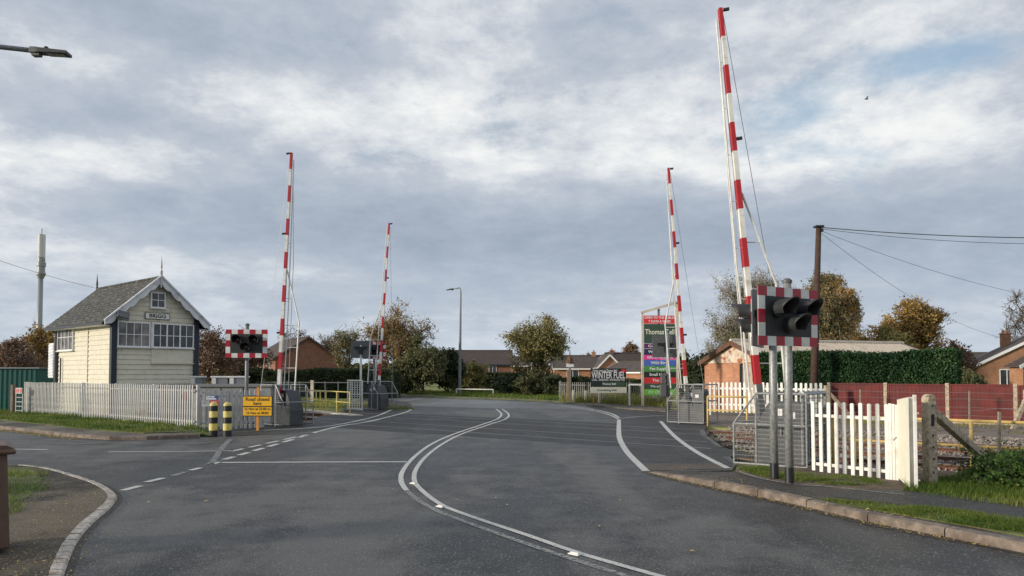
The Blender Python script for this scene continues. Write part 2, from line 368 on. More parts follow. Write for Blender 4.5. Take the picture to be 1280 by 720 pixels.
# base terrain, gridded in the railway's own frame so the cutting has clean edges
def ground():
    S = [-2500, -900, -300, -120, -60, -40, -30, -24, -18, -12, -6, -2, 2, 6, 10, 14, 20, 30, 50, 120, 400, 1500]
    Nn = [-1200, -300, -80, -30, -10, 0, 6, 10, 12.6, 13.45, 14.05, 15, 17, 19, 20.9, 21.5, 22.5, 24, 27, 30, 36, 50, 80, 150, 400, 1200, 3000]
    def h(n): return -.28 if 14 <= n <= 20.95 else (-.035)
    b = MB(); vs = []; fs = []
    for i, n in enumerate(Nn):
        for s in S: vs.append(RW(s, n, h(n)))
    k = len(S)
    for i in range(len(Nn) - 1):
        for j in range(k - 1): fs.append((i * k + j, i * k + j + 1, (i + 1) * k + j + 1, (i + 1) * k + j))
    b.add(vs, fs); return b.build('ground', M['farfield'])
struct(ground())
# ---- road, traced from the kerb lines
road_px = [(1700, 812), (1290, 694), (1200, 676), (1100, 657), (1020, 638), (940, 620), (870, 606), (808, 590)]
road = [G(*p) for p in road_px] + [G(915, 588), G(921, 580), G(900, 556), G(884, 545), G(880, 536), G(838, 531), G(834, 521), G(832, 513),
        G(780, 510), G(733, 506.5), G(700, 503), G(650, 500), G(600, 498.3), G(560, 497), G(520, 495.5), G(500, 493.6), G(470, 491.6), G(440, 489.8),
        G(380, 487.8), G(330, 487), G(330, 490.5), G(400, 492.5), G(440, 495.5), G(480, 499), G(506, 502), G(516, 506), G(500, 511),
        G(487, 513.5), G(441, 519), G(386, 528), G(388, 533), G(330, 536.5), G(300, 538), G(262, 541), G(247, 546.5)]
left_kerb = [G(247, 547), G(172, 550.2), G(135, 550), G(95, 547.5), G(45, 541.5), G(0, 536.5), G(-60, 532), G(-200, 525)]
road += left_kerb + [G(-900, 535), G(-1500, 560), G(-1200, 600), G(-200, 588), G(0, 583.5)]
isl = [(30, 583), (62, 587), (95, 596), (128, 607.5), (146, 621), (139, 635), (122, 650), (106, 666), (93, 686), (85, 706), (80, 722), (74, 775), (62, 900)]
road += [G(*p) for p in isl] + [Vector((-2.4, .8, 0)), Vector((-2.6, -14, 0)), Vector((5.2, -14, 0)), Vector((6.5, 1.0, 0))]
struct(sheet('road', road, M['road'], 0.0))
# newer dark asphalt over the crossing
def inter_px(n, px):                        # point on railway line n seen in column px
    r = (px - 640) / F; D = n / (r * NX + NY); return Vector((r * D, D, 0))
dk = [RW(-20.7, 14.0), RW(-24.6, 20.9), RW(-11.6, 20.9), RW(-8.6, 17.6), RW(-6.6, 15.6), RW(-5.3, 14.0)]
struct(sheet('crossing_surface', [inter_px(13.95, 385), inter_px(13.9, 470), inter_px(14.1, 560), inter_px(14.2, 700), inter_px(14.3, 800), inter_px(13.9, 905), RW(-5.25, 14.0),
        inter_px(15.9, 893), inter_px(17.2, 884), inter_px(18.2, 876), inter_px(20.9, 872), inter_px(20.9, 700), inter_px(20.8, 560), inter_px(20.8, 500), inter_px(20.8, 452), inter_px(17.5, 400), inter_px(14.6, 386)], M['deck'], .002))
blk = MB()                                  # concrete edge under the crossing, facing the track bed on both sides
struct(sheet('crossing_foundation', [RW(-21.4, 13.9), RW(-23.6, 20.95), RW(-12.0, 20.95), RW(-5.1, 14.0)], M['soil'], -.01, .3))
struct(sheet('footway', [G(775.5, 523), G(775.5, 547), G(786, 565), G(808, 588), G(912, 586.5), G(916, 579), G(886, 560), G(862, 548), G(840, 531), G(834, 522), G(831, 515), G(790, 512), G(735, 508), G(748, 512), G(766, 517)], M['pathdark'], .0035))
struct(sheet('footway', [G(445, 519.4), G(487, 513.8), G(500, 511.2), G(516, 506.2), G(506, 502.3), G(480, 499.2), G(455, 498.5), G(432, 503), G(430, 512)], M['pathdark'], .0028))
struct(sheet('footway', [G(244, 541.5), G(243, 534), G(330, 531), G(372, 529), G(388, 530), G(386, 534), G(331, 539), G(262, 542.5)], M['pathdark'], .0028))
struct(sheet('footway', [G(830, 512), G(834, 521), G(840, 532), G(862, 537), G(882, 536.5), G(884, 528), G(872, 520), G(850, 512)], M['pathdark'], .0028))
struct(sheet('worn_patch', [G(800, 579.5), G(903, 579.5), G(909, 586), G(811, 589)], M['brown'], .0045))
struct(sheet('footway', [G(490, 512.4), G(471, 520), G(433, 529.4), G(393, 535), G(331, 538.3), G(262, 541.5), G(248, 546), G(300, 545), G(372, 542), G(402, 537), G(429, 531.4), G(464, 525.8), G(505, 515.5), G(514, 511.5), G(503, 507)], M['pathdark'], .0035))
struct(sheet('road_patch', [G(620, 510.5), G(500, 507), G(516, 503), G(470, 499), G(520, 497.5), G(600, 500), G(660, 502.4), G(700, 505.5), G(745, 511)], M['old'], .002))
# ---- raised footway on the near right, with kerb stones
kr = [G(*p) for p in [(810, 590.5), (870, 605), (940, 619.2), (1020, 637), (1100, 656), (1200, 675), (1290, 693), (1700, 811)]]
kr = smoothline(kr, 8)
def kerb_line(name, pts, w, z1, blocklen, m, z0=-.05, taper=0, gap=.012, side=1, single=False):
    """row of separate kerb blocks along a polyline (pts = road-side edge)"""
    b = MB(); acc = []
    d = [0]
    for i in range(1, len(pts)): d.append(d[-1] + (pts[i] - pts[i - 1]).length)
    def at(t):
        t = max(0, min(d[-1], t))
        for i in range(1, len(pts)):
            if t <= d[i] or i == len(pts) - 1:
                return pts[i - 1].lerp(pts[i], (t - d[i - 1]) / max(1e-6, d[i] - d[i - 1]))
    t = 0; r = random.Random(3)
    while t < d[-1] - .02:
        l = blocklen * r.uniform(.92, 1.06); a, c = at(t + gap / 2), at(min(d[-1], t + l - gap / 2)); e = (c - a); e.z = 0
        if e.length < .02: break
        e.normalize(); nrm = Vector((-e.y, e.x, 0)) * side
        za = z1 if not taper else z1 * min(1, max(.12, t / taper)); zc = z1 if not taper else z1 * min(1, max(.12, (t + l) / taper))
        j = r.uniform(-.004, .004); ww = w * r.uniform(.96, 1.03)
        q = [a, c, c + nrm * ww, a + nrm * ww]; zz = [za + j, zc + j, zc + j + .006, za + j + .006]
        ch = .018
        vs = [Vector((p.x, p.y, z0)) for p in q] + [Vector((p.x, p.y, z - (ch if k < 2 else 0))) for k, (p, z) in enumerate(zip(q, zz))]
        vs += [q[0] + nrm * ch + Vector((0, 0, zz[0])), q[1] + nrm * ch + Vector((0, 0, zz[1]))]
        b.add(vs, [(0, 1, 5, 4), (4, 5, 9, 8), (8, 9, 6, 7), (1, 2, 6, 9, 5), (2, 3, 7, 6), (3, 0, 4, 8, 7)])
        t += l
    return struct(b.build(name, m))
kerb_line('kerb', kr, .125, .09, .9, M['kerb'], taper=1.4, side=1)
def offs(pts, w, side=1):
    out = []
    for i, p in enumerate(pts):
        e = pts[min(i + 1, len(pts) - 1)] - pts[max(i - 1, 0)]; e.z = 0; e.normalize(); out.append(p + Vector((-e.y, e.x, 0)) * side * w)
    return out
inner = offs(kr, .13)
dist = 0; path_r = []
for i, p in enumerate(inner):
    if i: dist += (inner[i] - inner[i - 1]).length
    path_r.append(Vector((p.x, p.y, max(.016, KZ * min(1, dist / 1.6)))))
back = [G(1700, 690, KZ), G(1290, 640, KZ), G(1200, 628, KZ), G(1120, 618, KZ), G(1038, 608.5, KZ), G(993, 605.5, KZ), G(953, 598.5, KZ)]
path_r += back + [G(919, 589.5, .016)]
struct(sheet('footway', path_r, M['path']))
struct(sheet('footway', [G(1150, 613, KZ), G(1290, 631, KZ), G(1700, 684, KZ), G(1700, 733, KZ), G(1290, 650, KZ), G(1190, 638, KZ), G(1110, 629, KZ), G(1040, 621, KZ), G(1075, 612, KZ)], M['pathdark'], KZ + .004))
# verge behind the footway
vb = [G(921, 583, .02), G(1000, 582, .05), RW(-3.3, 13.3, KZ), RW(2, 13.35, KZ), RW(9, 13.35, KZ), RW(14, 13.3, KZ)]
verge = [G(919, 590.5, .01), G(953, 599.5, KZ - .005), G(993, 606, KZ - .005), G(1038, 609.5, KZ - .005), G(1120, 619, KZ - .005), G(1200, 629, KZ - .005), G(1290, 641, KZ - .005), G(1700, 691, KZ - .005)] + vb[::-1]
struct(sheet('verge', verge, M['soil'], None, .15))
strip_px = [(1024, 626.5), (1078, 629), (1150, 635), (1220, 642.5), (1290, 650), (1700, 733), (1700, 800), (1290, 671), (1200, 655), (1130, 643), (1075, 633.5), (1050, 629.5)]
strip = [G(x, y, KZ + .012) for x, y in strip_px]
struct(sheet('grass_strip', strip, M['grassbase'], None, .05))
# ---- left pavement and bank
lk = smoothline([G(250, 547), G(172, 550.2), G(135, 550), G(95, 547.5), G(45, 541.5), G(0, 536.5), G(-60, 532), G(-200, 525)][::-1], 5)
kerb_line('kerb', lk, .13, .09, .9, M['kerb'], side=1)
lki = [Vector((p.x, p.y, KZ)) for p in offs(lk, .12)]
pl = lki + [G(262, 541, .02), G(232, 539.5, KZ), G(180, 541, KZ), G(110, 536.5, KZ), G(60, 530.5, KZ), G(0, 524.5, KZ), G(-200, 514, KZ)]
struct(sheet('pavement', pl, M['path'], None, .1))
bank_px = [(262, 541), (232, 539.5), (180, 541), (110, 536.5), (60, 530.5), (0, 524.5), (-200, 514), (-200, 505), (0, 513), (60, 514.5), (150, 521.5), (243, 533)]
bank = [G(x, y, .10) for x, y in bank_px]
struct(sheet('grass_bank', bank, M['grassbase'], None, .16))
# ---- corner island bottom left with granite setts
ik = smoothline([G(*p) for p in isl], 6)
kerb_line('kerb', ik, .105, .034, .14, M['sett'], side=-1, gap=.016)
ii = [Vector((p.x, p.y, .034)) for p in offs(ik, .095, -1)]
struct(sheet('pavement', ii + [Vector((-3.2, .5, .034)), Vector((-3.4, -10, .034)), Vector((-14, -10, .034)), G(-900, 640, .034), G(-900, 600, .034), G(-200, 585, .034)], M['island'], None, .1))
islg_px = [(8, 583), (30, 584.5), (48, 590), (52, 600), (44, 612), (34, 622), (20, 632), (0, 640), (-60, 650), (-400, 660), (-400, 600), (-60, 585)]
islg = [G(x, y, .038) for x, y in islg_px]
struct(sheet('grass_patch', islg, M['grassbase'], None, .02))
# far verge beyond the bend, field beyond the left track
struct(sheet('far_verge', [G(505, 494.0, .04), G(560, 496.6, .04), G(600, 497.9, .04), G(650, 499.5, .04), G(700, 502.4, .04), G(735, 505.6, .04), G(760, 500, .04), G(700, 492, .04), G(520, 489, .04)], M['grassbase'], None, .1))
kerb_line('kerb', smoothline([G(500, 493.8), G(560, 497), G(600, 498.3), G(650, 500), G(700, 503), G(733, 506.5), G(780, 510.2), G(832, 514)], 5), .13, .05, .9, M['kerb'], side=1)
struct(sheet('verge', [G(733, 506.2, .05), G(780, 510, .05), G(832, 513.6, .05), G(832, 508, .05), G(770, 504.6, .05), G(735, 503, .05)], M['path'], None, .08))
# ---- markings
def mark(pts_px, w, m='paint', z=.0055, zp=0.0, smooth=6, name='road_marking'):
    pts = [G(x, y, zp) for x, y in pts_px]
    if smooth and len(pts) > 2: pts = smoothline(pts, smooth)
    b = MB(); ribbon(b, pts, w, z); return struct(b.build(name, M[m]))
mark([(627.5, 511.3), (635.6, 517.6), (632.4, 523.5), (611, 531), (578.8, 542), (554.4, 554.3), (534, 569.4), (520.7, 585.6), (517.8, 600), (526, 612), (550.3, 630.3), (582.8, 643.7), (660, 669.7), (725, 692), (822.5, 720), (1000, 770)], .075)
mark([(620, 511.3), (626.7, 517.6), (621.4, 523.9), (599, 532), (566.6, 543), (540, 555), (517.8, 571.4), (503.6, 588.7), (501.5, 601.9), (508, 613)], .078)
mark([(508, 613), (522, 625), (542, 636.5), (562.5, 645.5), (643.8, 675), (708.8, 697), (782, 720), (950, 770)], .075, 'faded')
mark([(490, 512), (471, 520), (433, 529), (393, 534.5), (331, 538)], .10)
mark([(331, 538), (290, 540.5), (255, 543)], .09, 'faded')
mark([(514.6, 511.6), (505, 516), (463.8, 526.4), (429, 532), (402, 538.4), (374, 547)], .12)
def dashes(pts_px, w, n, duty=.62, **k):
    a, c = Vector(pts_px[0]), Vector(pts_px[1])
    for i in range(n):
        p, q = a.lerp(c, i / n), a.lerp(c, (i + duty) / n); mark([tuple(p), tuple(q)], w, smooth=0, **k)
dashes([(366, 549.5), (274, 576.5)], .13, 5, .66)
dashes([(392, 541.5), (282, 566)], .11, 5, .68)
mark([(402, 538.8), (330, 545), (251, 548.2)], .08, 'faded')
mark([(275, 578.4), (392, 577.8), (510, 577.6)], .13, smooth=0)
mark([(135.5, 565), (200, 564.8), (292, 563.7)], .09, smooth=0)
mark([(15, 561.5), (60, 562.3)], .10, smooth=0)
mark([(153, 613.4), (175.5, 607.6)], .12, smooth=0); mark([(183, 602.9), (204, 597.8)], .12, smooth=0)
mark([(238, 588.2), (251, 584.9)], .11, smooth=0); mark([(216, 595), (232, 590)], .10, 'faded', smooth=0)
mark([(260, 581), (275.5, 577.8)], .13, smooth=0)
mark([(288, 549), (277, 560.8), (268, 574.5), (262, 581)], .12, 'ghost')
mark([(700, 505.8), (718, 508.2), (746.7, 512.7), (764.4, 517.2), (774, 522.4)], .10); mark([(700, 507.2), (718, 509.8), (745, 514.2), (762, 518.8), (773, 524)], .09)
mark([(773.8, 524.7), (773.5, 535), (774.5, 548), (784, 565.3), (807.5, 589)], .13)
mark([(825.7, 526.7), (842.8, 545), (871, 565.3), (909.8, 585.6)], .12, z=.0058)
mark([(775.8, 523), (800, 520.7), (830.6, 519.6)], .09, smooth=0)
mark([(636, 511.5), (700, 511.4), (745, 512.2)], .11, smooth=0)
mark([(530, 585.6), (640, 589), (774, 593)], .025, 'ghost', smooth=0)
mark([(269, 581), (390, 582), (500, 582)], .03, 'ghost', smooth=0)
b = MB(); ribbon(b, smoothline([G(924.4, 592, KZ - .02), G(953, 599, KZ), G(993, 606, KZ), G(1038, 609.2, KZ), G(1099, 616, KZ), G(1130, 619, KZ)], 4), .045, KZ + .012); struct(b.build('road_marking', M['faded']))
# rails sunk flush in the crossing surface
TR = [(15.1, 16.55), (18.5, 19.95)]
for pair in TR:
    for n in pair:
        b = MB(); ribbon(b, [inter_px(n, 400 + (n - 15) * 12), inter_px(n, 640), inter_px(n, 888 - (n - 15) * 3)], .05, .0052); struct(b.build('sunken_rail', M['galv']))
        b = MB(); ribbon(b, [inter_px(n + .065, 400 + (n - 15) * 12), inter_px(n + .065, 640), inter_px(n + .065, 888 - (n - 15) * 3)], .05, .0048); struct(b.build('rail_groove', M['black']))
# ---- track bed
def bed(s0, s1):
    Sx = [s0 + (s1 - s0) * i / 60 for i in range(61)] if s1 - s0 < 80 else [s0 + (s1 - s0) * (i / 60) ** 1 for i in range(61)]
    prof = [(13.6, -.30), (14.1, -.14), (14.6, -.10), (17, -.12), (17.5, -.16), (18, -.12), (20.4, -.10), (21.0, -.14), (21.6, -.06)]
    vs = []; k = len(prof)
    for s in Sx: vs += [RW(s, n, z + .03 * noise.noise(Vector((s * 1.7, n * 2.1, 0)))) for n, z in prof]
    b = MB(); b.add(vs, [(i * k + j, i * k + j + 1, (i + 1) * k + j + 1, (i + 1) * k + j) for i in range(60) for j in range(k - 1)])
    return struct(b.build('track_bed', M['ballast']))
bed(-4.9, 34); bed(-75, -21.6)
def stones(name, gen, count, m, lo=.02, hi=.045, seed=1):
    r = random.Random(seed); b = MB()
    for i in range(count):
        p = gen(r)
        if p is None: continue
        a = r.uniform(lo, hi); ax = Matrix.Rotation(r.uniform(0, 6.28), 3, 'Z') @ Matrix.Rotation(r.uniform(-.6, .6), 3, 'X')
        q = [ax @ Vector((x * a * r.uniform(.6, 1.1), y * a * r.uniform(.6, 1.1), z * a * r.uniform(.5, .9))) + p for x, y, z in ((1, 0, 0), (0, 1, 0), (-1, 0, 0), (0, -1, 0), (0, 0, 1), (.3, .2, -.8))]
        b.add(q, [(0, 1, 4), (1, 2, 4), (2, 3, 4), (3, 0, 4), (1, 0, 5), (2, 1, 5), (3, 2, 5), (0, 3, 5)])
    return tag(b.build(name, m), None, 'ballast stones', kind='stuff')
def g1(r):
    s = r.uniform(-9.5, 8); n = r.uniform(13.8, 21.5)
    lim = -5.0 - (n - 14) * .75
    if s < lim: return None
    z = -.10 if abs(n - 17.5) > .4 else -.15
    return RW(s, n, z + r.uniform(0, .03))
tag(stones('ballast_stones', g1, 15000, M['stone']), 'loose brown ballast stones along the railway behind the white fence', None)
def g2(r):
    s = r.uniform(-8.9, 0); n = r.uniform(19.9, 22.6)
    lim = -8.9 + (21 - n) * .6
    if s < lim: return None
    return RW(s, n, -.02 + .1 * r.random() * max(0, 1 - abs(n - 21.3)))
tag(stones('ballast_stones', g2, 5000, M['stone'], .025, .055, 4), 'heap of pale ballast stones below the short yellow railing', None)
# rails: a rail is a thing
def railobj(n, s0, s1, label):
    b = MB(); p = []
    foot = [(-.07, 0), (.07, 0), (.07, .012), (.012, .03), (.012, .11), (.035, .125), (.035, .15), (-.035, .15), (-.035, .125), (-.012, .11), (-.012, .03), (-.07, .012)]
    z0 = -.145; k = len(foot); vs = []
    for s in (s0, s1): vs += [RW(s, n + x, z0 + z) for x, z in foot]
    b.add(vs, [tuple(range(k)), tuple(range(2 * k - 1, k - 1, -1))] + [(i, (i + 1) % k, k + (i + 1) % k, k + i) for i in range(k)])
    o = b.build('rail', M['rust']); tag(o, label, 'rail', 'steel rails of the twin track')
    h = MB(); h.add([RW(s0, n - .03, .0065), RW(s0, n + .03, .0065), RW(s1, n + .03, .0065), RW(s1, n - .03, .0065)], [(0, 1, 2, 3)]); h.build('running_surface', M['railtop'], o)
    return o
nm = ['nearest to the camera', 'second from the camera', 'third from the camera', 'farthest from the camera']
for i, n in enumerate([15.1, 16.55, 18.5, 19.95]):
    railobj(n, [-5.4, -6.4, -7.9, -9.0][i], 34, 'rusty rail right of the crossing, the one ' + nm[i])
    railobj(n, -75, [-21.2, -21.7, -22.6, -23.1][i], 'rusty rail left of the crossing, the one ' + nm[i])
def sleepers(s0, s1, c, label, grp):
    b = MB(); b.box((0, 0, 0), (.25, 2.5, .13), 0); proto = None; s = s0; k = 0
    while s < s1:
        if proto is None: o = proto = b.build('sleeper', M['sleeper'], bevel=.01)
        else: o = dup(proto)
        o.location = RW(s, c, -.205); o.rotation_euler = (0, 0, RA); tag(o, label, 'sleeper', grp); s += .65
sleepers(-4.9, 8, 15.82, 'sleeper under the near track, right of the crossing', 'sleepers of the near track right of the crossing'); sleepers(-8.3, 8, 19.22, 'sleeper under the far track, right of the crossing', 'sleepers of the far track right of the crossing')
sleepers(-34, -22.2, 15.82, 'sleeper under the near track, left of the crossing', 'sleepers of the near track left of the crossing'); sleepers(-34, -23.4, 19.22, 'sleeper under the far track, left of the crossing', 'sleepers of the far track left of the crossing')
# earth bank in front of the maroon fence, and pale slab left of the crossing
bk = MB(); vs = []; Sx = list(range(60)); prof = [(20.9, -.12), (21.5, -.06), (22.2, -.03), (23.5, .0), (25, .02), (27.3, .03), (29, .03)]
def s0_(n): return SN(inter_px(n, 872 if n < 22 else 846))[0]
for i in Sx: vs += [(lambda s: RW(s, n, z + .04 * noise.noise(Vector((s * .9, n * 1.3, 3)))))(s0_(n) + (44 - s0_(n)) * i / 59) for n, z in prof]
k = len(prof); bk.add(vs, [(i * k + j, i * k + j + 1, (i + 1) * k + j + 1, (i + 1) * k + j) for i in range(59) for j in range(k - 1)])
struct(bk.build('earth_bank', M['ballast']))
b = MB(); p0 = G(384, 512.6); p1 = G(446, 519.5); e = (p1 - p0).normalized()
b.bar(p0 - e * 9 + Vector((0, 0, -.10)), p1 + Vector((0, 0, -.10)), .55, .24); struct(b.build('platform_edge', M['slab'], bevel=.02))

# ================================================================== grass
def inpoly(x, y, poly):
    c = False; n = len(poly)
    for i in range(n):
        a, d = poly[i], poly[i - 1]
        if (a[1] > y) != (d[1] > y) and x < (d[0] - a[0]) * (y - a[1]) / (d[1] - a[1]) + a[0]: c = not c
    return c
M['blade'] = leafmat('grass_blade', [(.035, .075, .010), (.075, .135, .016), (.15, .20, .035), (.28, .27, .08)], .3)
M['blade_dry'] = leafmat('dry_grass_blade', [(.09, .12, .025), (.24, .25, .06), (.40, .36, .13)], .3)
def grass(label, poly, count, h, w, z, m='blade', seed=1, clump=1.2, thr=-.15):
    r = random.Random(seed); poly = [(p[0], p[1]) for p in poly]; xs = [p[0] for p in poly]; ys = [p[1] for p in poly]
    v = []; f = []; i = 0; tries = 0
    while i < count and tries < count * 12:
        tries += 1
        x, y = r.uniform(min(xs), max(xs)), r.uniform(min(ys), max(ys))
        if not inpoly(x, y, poly): continue
        nn = noise.noise(Vector((x * clump, y * clump, seed)))
        if nn < thr and r.random() < .75: continue
        hh = h * r.uniform(.4, 1.2) * (1 + .8 * nn); a = r.uniform(0, 6.28); lx, ly = r.gauss(0, .4) * hh, r.gauss(0, .4) * hh
        zz = z(x, y) if callable(z) else z
        c, s_ = math.cos(a) * w / 2, math.sin(a) * w / 2; b0 = len(v)
        v += [(x - c, y - s_, zz), (x + c, y + s_, zz), (x + lx * .35 + c * .6, y + ly * .35 + s_ * .6, zz + hh * .6), (x + lx * .35 - c * .6, y + ly * .35 - s_ * .6, zz + hh * .6), (x + lx, y + ly, zz + hh)]
        f += [(b0, b0 + 1, b0 + 2, b0 + 3), (b0 + 3, b0 + 2, b0 + 4)]; i += 1
    me = bpy.data.meshes.new('grass'); me.from_pydata(v, [], f); me.materials.append(M[m])
    o = bpy.data.objects.new('grass', me); C.objects.link(o); tag(o, label, None, kind='stuff'); return o
vis = [p for p in strip if p.x < 9.5]
grass('short grass strip between the right kerb and the footpath', [G(x, y, KZ) for x, y in [(1024, 626), (1078, 629), (1150, 635), (1220, 642.5), (1310, 652), (1310, 674), (1200, 657), (1130, 645), (1075, 635), (1050, 630)]], 15000, .035, .005, KZ + .012, seed=2, clump=2.5, thr=.0)
grass('longer grass at the foot of the concrete post', [G(x, y, KZ) for x, y in [(1128, 613), (1160, 619), (1290, 636), (1320, 640), (1320, 590), (1215, 590), (1160, 604), (1140, 605)]], 14000, .10, .007, KZ, seed=3, clump=1.8, thr=-.3)
grass('grass tufts behind the signal posts and white pickets', [G(x, y, KZ) for x, y in [(921, 586), (953, 595), (1000, 602), (1060, 607), (1110, 606), (1100, 599), (1000, 590), (945, 582)]], 6500, .045, .006, KZ - .01, seed=4, clump=2.2, thr=.02)
grass('green grass bank below the grey palisade fence', bank, 26000, .10, .016, .10, seed=5)
grass('grass patch on the corner island behind the brown bin', [G(x, y, .04) for x, y in [(8, 582), (36, 583.5), (58, 589), (66, 600), (60, 614), (46, 628), (26, 640), (0, 648), (-60, 660), (-400, 672), (-400, 600), (-60, 584)]], 13000, .05, .007, .036, seed=6, thr=.02, clump=1.6)
grass('grass verge beyond the bend of the road', [G(505, 493.6), G(560, 496.2), G(650, 499.2), G(700, 502), G(735, 505), G(760, 500), G(700, 492), G(520, 489)], 12000, .18, .04, .03, seed=7, clump=.4)
grass('sunlit rough grass field left of the crossing', [RW(-23.5, 22.4), RW(-27, 25), RW(-44, 31), RW(-52, 31), RW(-38, 21.4)], 16000, .12, .03, -.03, 'blade_dry', seed=8, clump=.5)
grass('weeds growing along the grey yard fence', [G(700, 503), G(770, 506.5), G(836, 511), G(840, 505), G(770, 499), G(700, 497)], 9000, .45, .03, .0, 'blade_dry', seed=9, clump=.5)
grass('weeds between the far fence and the track', [RW(-9, 23.5), RW(30, 23.5), RW(30, 27.4), RW(-9, 27.4)], 8000, .10, .02, .0, 'blade_dry', seed=10, clump=.6, thr=.12)
# fallen leaves
def leaves(label, path, spread, count, m, size, z, seed):
    r = random.Random(seed); v = []; f = []
    for i in range(count):
        t = r.random() * (len(path) - 1); k = int(t); p = path[k].lerp(path[k + 1], t - k)
        x, y = p.x + r.gauss(0, spread), p.y + r.gauss(0, spread); a = r.uniform(0, 6.28); s = size * r.uniform(.5, 1.2); b0 = len(v)
        for q in range(4):
            v.append((x + s * math.cos(a + q * 1.57) * (1 if q % 2 else .55), y + s * math.sin(a + q * 1.57) * (1 if q % 2 else .55), z + r.uniform(.002, .014)))
        f.append((b0, b0 + 1, b0 + 2, b0 + 3))
    me = bpy.data.meshes.new('fallen_leaves'); me.from_pydata(v, [], f); me.materials.append(M[m]); o = bpy.data.objects.new('fallen_leaves', me); C.objects.link(o); tag(o, label, None, kind='stuff')
M['fallen'] = leafmat('fallen_leaf', [(.20, .12, .03), (.42, .30, .07), (.55, .42, .15), (.16, .08, .04)], .1)
leaves('yellow leaves lying in the gutter of the far left kerb', [G(-40, 536, 0), G(0, 538.3, 0), G(45, 543.4, 0), G(95, 549.5, 0)], .09, 900, 'fallen', .035, .012, 1)
leaves('leaves and grit on the corner island', [G(110, 618, .036), G(90, 640, .036), G(66, 690, .036), G(50, 720, .036)], .3, 480, 'fallen', .011, .036, 2)
leaves('leaves scattered on the near footpath', [G(850, 590, .03), G(950, 612, KZ), G(1080, 640, KZ), G(1200, 655, KZ)], .2, 200, 'fallen', .018, KZ + .01, 3)
leaves('a few leaves lying on the open road', [G(200, 640), G(450, 600), G(650, 650), G(860, 660), G(780, 590)], 1.1, 34, 'fallen', .028, .01, 4)
leaves('leaf litter along the back of the left pavement', [G(0, 524, KZ), G(60, 530, KZ), G(110, 536, KZ), G(180, 541, KZ), G(232, 540, KZ)], .10, 500, 'fallen', .03, KZ + .01, 5)
for pts, ww in ((kr, .15), (ik, .07), (lk, .15)):
    sgn = -1 if pts is not ik else 1
    b = MB(); ribbon(b, offs(pts, ww * .42, sgn), ww, .0049); struct(b.build('gutter_dirt', M['dirt']))
leaves('leaves and grit gathered along the near right kerb', [p for p in offs(kr, .07, -1)][:44], .05, 420, 'fallen', .014, .004, 12)
mark([(60, 556), (180, 556), (260, 556)], .04, 'seam', z=.004)
# cat's eyes
b = MB(); b.box((0, 0, .008), (.07, .12, .012)); b.box((0, 0, .018), (.035, .09, .012)); pr = None
for i, (x, y, l) in enumerate([(551, 634, 'white road stud on the bend of the centre line'), (719, 693.5, 'white road stud nearest the camera on the centre line'), (517, 605, 'road stud between the double lines at the stop line')]):
    o = b.build('road_stud', M['white'], bevel=.004) if pr is None else dup(pr); pr = pr or o
    o.location = G(x, y); o.rotation_euler = (0, 0, .8); tag(o, l, 'road stud', 'road studs on the centre line')
